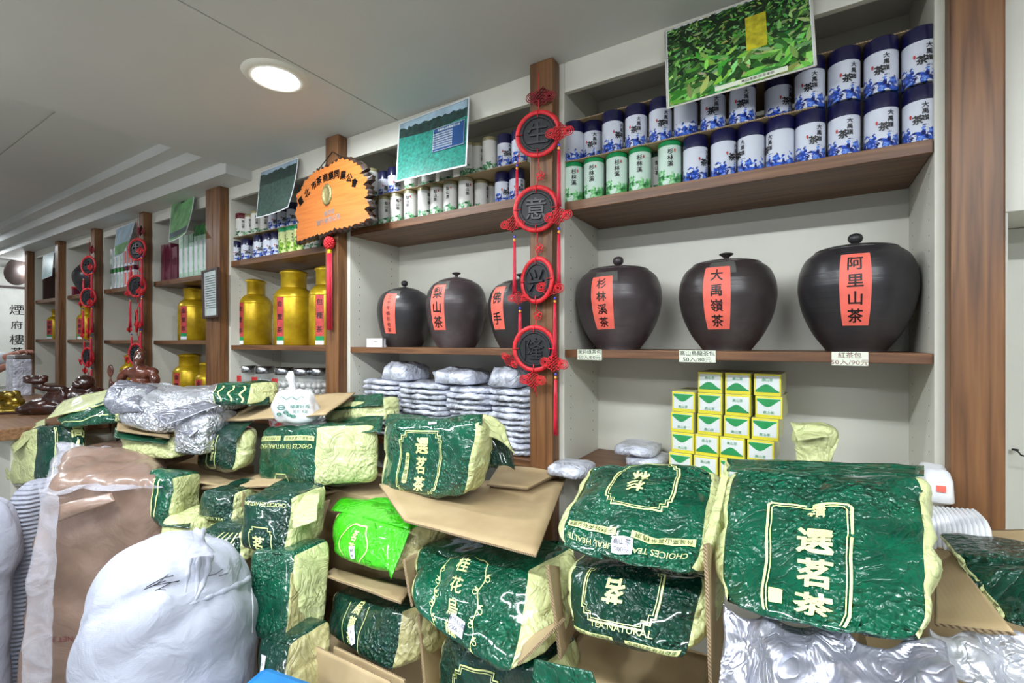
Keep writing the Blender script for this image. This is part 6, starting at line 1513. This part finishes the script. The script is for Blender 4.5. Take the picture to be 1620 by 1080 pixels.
fig = figure('buddha_figure', 'dark glossy carved reclining buddha figure holding an ingot on the counter', [
    A0(0, 0, 0.015, 0.21, 0.09, 0.02), A0(-0.02, 0, 0.075, 0.085, 0.075, 0.065), A0(0.05, 0, 0.09, 0.07, 0.07, 0.06), A0(0.085, -0.01, 0.165, 0.048, 0.045, 0.045), A0(0.065, -0.045, 0.155, 0.025, 0.02, 0.018), A0(0.055, -0.05, 0.17, 0.012, 0.012, 0.010), A0(0.108, -0.035, 0.155, 0.010, 0.012, 0.02),
    A0(0.125, 0, 0.09, 0.06, 0.05, 0.05), A0(-0.085, -0.03, 0.05, 0.08, 0.045, 0.04), A0(-0.14, -0.03, 0.035, 0.05, 0.04, 0.03), A0(-0.06, -0.06, 0.04, 0.07, 0.035, 0.032), A0(-0.175, -0.04, 0.03, 0.025, 0.03, 0.022),
    A0(-0.03, -0.04, 0.14, 0.05, 0.022, 0.02), A0(-0.075, -0.045, 0.145, 0.03, 0.018, 0.018), A0(-0.105, -0.04, 0.155, 0.02, 0.02, 0.018),
    A0(-0.115, -0.04, 0.185, 0.055, 0.03, 0.018), A0(-0.15, -0.04, 0.203, 0.02, 0.022, 0.014), A0(-0.08, -0.04, 0.203, 0.02, 0.022, 0.014), A0(-0.115, -0.04, 0.20, 0.022, 0.022, 0.016),
    A0(0.01, -0.065, 0.085, 0.02, 0.015, 0.05), A0(0.16, -0.02, 0.055, 0.035, 0.05, 0.05)], 'carved_wood', (q.x, q.y, 1.10), 0.95)
tag(fig, 'dark glossy carved reclining buddha figure holding an ingot on the counter', 'figurine')
q = W(222, 610, 1.02); st_ = 1.00
sb = MB().box((-0.09, -0.07, 0), (0.09, 0.07, 1.075)).build('display_stand', 'dark_wood', None, (q.x, 1.02, 0)); tag(sb, 'dark stand under the standing robed statue', 'stand')
fig = figure('standing_statue', '', [
    A0(0, 0, 0.02, 0.07, 0.055, 0.02), A0(0, 0, 0.10, 0.062, 0.05, 0.10), A0(0.02, -0.01, 0.14, 0.055, 0.05, 0.12), A0(0, 0, 0.22, 0.055, 0.042, 0.07), A0(0, 0, 0.285, 0.066, 0.042, 0.045), A0(-0.062, 0.0, 0.29, 0.032, 0.03, 0.028), A0(0.062, 0.0, 0.29, 0.032, 0.03, 0.028),
    A0(0.0, 0, 0.325, 0.02, 0.02, 0.03), A0(0, -0.004, 0.362, 0.026, 0.028, 0.034), A0(0, 0, 0.392, 0.024, 0.024, 0.02), A0(0, 0, 0.408, 0.012, 0.012, 0.016), A0(0, -0.028, 0.362, 0.006, 0.008, 0.008), A0(0, -0.024, 0.33, 0.014, 0.012, 0.036), A0(-0.02, -0.008, 0.362, 0.008, 0.01, 0.012), A0(0.02, -0.008, 0.362, 0.008, 0.01, 0.012),
    A0(-0.09, -0.01, 0.265, 0.022, 0.022, 0.035, 0, 0.5), A0(-0.10, -0.03, 0.225, 0.018, 0.03, 0.018), A0(-0.085, -0.05, 0.215, 0.016, 0.014, 0.014), A0(0.09, -0.01, 0.255, 0.022, 0.022, 0.035, 0, -0.4), A0(0.07, -0.045, 0.225, 0.035, 0.018, 0.018), A0(0.04, -0.055, 0.225, 0.016, 0.014, 0.014),
    A0(0, -0.02, 0.235, 0.056, 0.034, 0.012), A0(-0.045, 0, 0.05, 0.03, 0.04, 0.05), A0(0.05, 0, 0.05, 0.03, 0.04, 0.06), A0(-0.115, -0.05, 0.13, 0.009, 0.009, 0.17), A0(-0.115, -0.05, 0.30, 0.018, 0.008, 0.035)], 'carved_wood_red', (q.x, 1.02, 1.075), 0.45, 0.005)
fig.scale = (1.0, 1.0, 0.93)
tag(fig, 'reddish carved statue of a bearded robed standing figure before the golden tins', 'figurine')
q = G(12, 652, 1.10); rnd = random.Random(8)
bl = [A0(0, 0, 0.015, 0.12, 0.08, 0.018)] + [A0(rnd.uniform(-.09, .09) * (1 - k / 60), rnd.uniform(-.05, .05), 0.02 + 0.10 * k / 45, 0.022, 0.02, 0.018) for k in range(40)]
fig = figure('gilt_ornament', '', bl, 'gold_figure', (q.x, q.y, 1.10), 0.9, 0.006); tag(fig, 'knobbly gilt ornament on the counter at the left edge', 'figurine')
MB().box((-0.15, -0.10, 0), (0.20, 0.10, 0.012), bev=0.003).build('tray', 'carved_wood', fig, (0, 0, -0.0)).location.z = 0.0
o = crumple_slab(0, 0, 0, 0.07, 0.05, 0.035, 3, 0.01).build('crumpled_tissue', 'white_paper', None, G(42, 646, 1.105)); tag(o, 'crumpled white tissue between gilt ornament and buddha', 'tissue')
# tall white box and pink thing behind
q = G(32, 640, 1.10); t = thing('white_canister', 'tall pale canister standing behind the gilt ornament', 'canister', (-4.72, 0.98, 1.1005)); t.location = (W(30, 600, 1.02).x, 1.02, 1.1005)
MB().box((-0.10, -0.05, 0), (0.10, 0.05, 0.27), bev=0.008).build('body', 'clear_wrap_grey', t); MB().box((-0.09, -0.05, 0.27), (0.10, 0.05, 0.30), bev=0.01).build('lid', 'steel', t)

# far wall: calligraphy scroll, round mirror/fan
XW = -7.595
def WX(px, py, X):
    r = ray(px, py); k = X / r.x; return V((X, r.y * k, CAM_Z + r.z * k))
a = WX(2, 455, XW); b = WX(60, 640, XW)
t = thing('calligraphy_scroll', 'white calligraphy panel in a dark frame on the far wall', 'picture', (XW + 0.012, (a.y + b.y) / 2, 1.0))
y0, y1 = a.y - b.y, b.y - a.y; hw = (b.y - a.y) / 2 + 0.05
MB().box((-0.004, -hw, 0.0), (0.004, hw, a.z - 1.0)).build('paper', 'wall_paint', t)
MB().box((-0.006, -hw - 0.02, -0.02), (0.012, -hw, a.z - 0.98)).box((-0.006, -hw, a.z - 1.0), (0.012, hw, a.z - 0.975)).build('frame_moulding', 'dark_wood', t)
pr = []
for (py, ch, s_) in ((490, '煙', .125), (514, '府', .10), (537, '樓', .125), (556, '茶', .10)):
    g = WX(26, py, XW); pr.append(text2d(ch, s_, g.y - t.location.y, g.z - 1.0, bold=0.01))
print_on(lambda x, y: (0.006, x, y), pr, 'brush_lettering', 'black_ink', t)
q = WX(27, 430, -6.9); t = thing('wall_fan', 'dark round fan disc high beside the far light', 'fan', q)
vs = MB(); vs.lathe([(0.0001, -0.02), (0.06, -0.018), (0.13, -0.004), (0.138, 0.004), (0.13, 0.012), (0.0001, 0.014)], 32)
vs.v = [(z, x, y) for x, y, z in vs.v]; o = vs.build('fan_disc', 'dark_wood', t); o.rotation_euler = (0, 0.15, 0.6)
MB().tube([(-0.02, 0, 0), (-0.2, 0.10, 0.06), (-0.68, 0.2, 0.06)], 0.012, 8).build('bracket', 'steel', t)
q = WX(50, 418, -6.95); t = thing('spot_lamp', 'bright white spot lamp shining beside the last post', 'lamp', q)
MB().lathe([(0.02, 0.03), (0.05, 0.0), (0.046, -0.02)], 20, cap=False).build('lamp_shade', 'white_laminate', t)
sp = MB().lathe([(0.0001, -0.03), (0.03, -0.025), (0.044, -0.008), (0.03, 0.01)], 20, cap=False).build('bulb', 'lamp_glow', t)
MB().tube([(0, 0, 0.02), (0, 0, 0.12)], 0.006, 6).build('lamp_stem', 'steel', t)
ld = bpy.data.lights.new('bulb_light', 'POINT'); ld.energy = 9; ld.shadow_soft_size = 0.05; ld.color = (0.9, 0.95, 1); lo = bpy.data.objects.new('bulb_light', ld); link(lo, t); lo.location = (0.02, 0, -0.07)

# ------------------------------------------------------------------ person at the far left, reaching over
def skin_mesh(name, pts, edges, mat, parent=None, sub=2, loc=(0, 0, 0)):
    me = bpy.data.meshes.new(name); me.from_pydata([p[:3] for p in pts], edges, []); me.materials.append(MATS[mat])
    o = bpy.data.objects.new(name, me); link(o, parent); o.location = loc
    m = o.modifiers.new('skin', 'SKIN'); m.use_smooth_shade = True
    sv_ = me.skin_vertices[0].data
    for i, p in enumerate(pts):
        r_ = p[3]; sv_[i].radius = r_ if isinstance(r_, tuple) else (r_, r_)
    sv_[0].use_root = True
    ss = o.modifiers.new('sub', 'SUBSURF'); ss.levels = sub; ss.render_levels = sub
    return o
simple('skin', (190, 130, 112), 0.5, var=0.05); simple('shirt_grey', (196, 202, 208), 0.75, var=0.08, bump=0.4, bscale=20, bdist=0.006); simple('trousers', (40, 42, 52), 0.8); simple('hair', (20, 18, 18), 0.5)
B0 = R(-70, 540, 4.4); B0 = V((B0.x, B0.y, 0)); hd = R(38, 558, 4.25) - B0; el = R(4, 568, 4.3) - B0; hd2 = R(20, 577, 4.15) - B0; el2 = R(-22, 592, 4.2) - B0
ps = thing('person', 'person in pale grey short sleeve shirt reaching across, at the left edge', 'person', B0)
cx, cy = 0, 0
side = V((-0.0, 0.0, 0)); dirr = V((hd.x, hd.y, 0)).normalized(); perp = V((-dirr.y, dirr.x, 0))
sL, sR = V((0, 0, 1.36)) + perp * 0.17, V((0, 0, 1.36)) - perp * 0.17
pts = [(0, 0, 0.92, (0.15, 0.11)), (0, 0, 1.12, (0.14, 0.10)), (dirr.x * .03, dirr.y * .03, 1.32, (0.16, 0.11)), (dirr.x * .04, dirr.y * .04, 1.45, (0.055, 0.055)), (dirr.x * .06, dirr.y * .06, 1.56, (0.075, 0.085)), (dirr.x * .07, dirr.y * .07, 1.65, (0.08, 0.09)), (dirr.x * .06, dirr.y * .06, 1.70, (0.05, 0.05)),
       (sL.x, sL.y, 1.37, 0.055), (el.x, el.y, el.z, 0.042), (hd.x * .93, hd.y * .93, hd.z, 0.027), (sR.x, sR.y, 1.37, 0.055), (el2.x, el2.y, el2.z, 0.042), (hd2.x * .95, hd2.y * .95, hd2.z, 0.027),
       (perp.x * .09, perp.y * .09, 0.80, 0.085), (perp.x * .1, perp.y * .1, 0.48, 0.06), (perp.x * .1, perp.y * .1, 0.10, 0.042), (perp.x * .1 + dirr.x * .14, perp.y * .1 + dirr.y * .14, 0.045, 0.035),
       (-perp.x * .09, -perp.y * .09, 0.80, 0.085), (-perp.x * .1, -perp.y * .1, 0.48, 0.06), (-perp.x * .1, -perp.y * .1, 0.10, 0.042), (-perp.x * .1 + dirr.x * .14, -perp.y * .1 + dirr.y * .14, 0.045, 0.035)]
ed = [(0, 1), (1, 2), (2, 3), (3, 4), (4, 5), (5, 6), (2, 7), (7, 8), (8, 9), (2, 10), (10, 11), (11, 12), (0, 13), (13, 14), (14, 15), (15, 16), (0, 17), (17, 18), (18, 19), (19, 20)]
skin_mesh('body', pts, ed, 'skin', ps)
def hand(w0, d, up, parent):
    d = d.normalized(); s_ = d.cross(up).normalized(); P = [(*w0, 0.024)]; E = []
    P.append((*(w0 + d * 0.05), (0.034, 0.016))); E.append((0, 1)); P.append((*(w0 + d * 0.085), (0.036, 0.014))); E.append((1, 2))
    for k, L in enumerate((0.062, 0.072, 0.068, 0.052)):
        b = w0 + d * 0.085 + s_ * (0.027 - k * 0.018); i = len(P)
        P += [(*b, 0.009), (*(b + d * L * .5 - up * .006), 0.0085), (*(b + d * L * .8 - up * .022), 0.008), (*(b + d * L - up * 0.035), 0.007)]; E += [(2, i), (i, i + 1), (i + 1, i + 2), (i + 2, i + 3)]
    i = len(P); b = w0 + d * 0.03 + s_ * 0.03; P += [(*b, 0.012), (*(b + d * .03 + s_ * .02 - up * .01), 0.010), (*(b + d * .055 + s_ * .018 - up * .025), 0.008)]; E += [(1, i), (i, i + 1), (i + 1, i + 2)]
    return skin_mesh('hand', P, E, 'skin', parent, 2)
hand(hd * 1.0 - V((hd.x, hd.y, 0)) * .07, hd - el, V((0, 0, 1)), ps); hand(hd2 - V((hd2.x, hd2.y, 0)) * .05, hd2 - el2, V((0, 0, 1)), ps)
e1 = sL.lerp(el, 1.02); e2 = sR.lerp(el2, 0.9); fo = el.lerp(hd, 0.25)
skin_mesh('shirt', [(0, 0, 0.93, (0.17, 0.13)), (0, 0, 1.12, (0.16, 0.125)), (dirr.x * .03, dirr.y * .03, 1.32, (0.18, 0.13)), (dirr.x * .03, dirr.y * .03, 1.40, (0.09, 0.08)), (sL.x, sL.y, 1.37, 0.075), (e1.x, e1.y, e1.z, 0.062), (fo.x, fo.y, fo.z, 0.056), (sR.x, sR.y, 1.37, 0.075), (e2.x, e2.y, e2.z, 0.062)], [(0, 1), (1, 2), (2, 3), (2, 4), (4, 5), (5, 6), (2, 7), (7, 8)], 'shirt_grey', ps)
skin_mesh('trousers', [(0, 0, 0.95, (0.165, 0.125)), (perp.x * .09, perp.y * .09, 0.80, 0.10), (perp.x * .1, perp.y * .1, 0.48, 0.075), (perp.x * .1, perp.y * .1, 0.12, 0.06), (-perp.x * .09, -perp.y * .09, 0.80, 0.10), (-perp.x * .1, -perp.y * .1, 0.48, 0.075), (-perp.x * .1, -perp.y * .1, 0.12, 0.06)], [(0, 1), (1, 2), (2, 3), (0, 4), (4, 5), (5, 6)], 'trousers', ps)
skin_mesh('hair', [(dirr.x * .045, dirr.y * .045, 1.66, (0.088, 0.095)), (dirr.x * .05, dirr.y * .05, 1.71, (0.07, 0.075))], [(0, 1)], 'hair', ps)
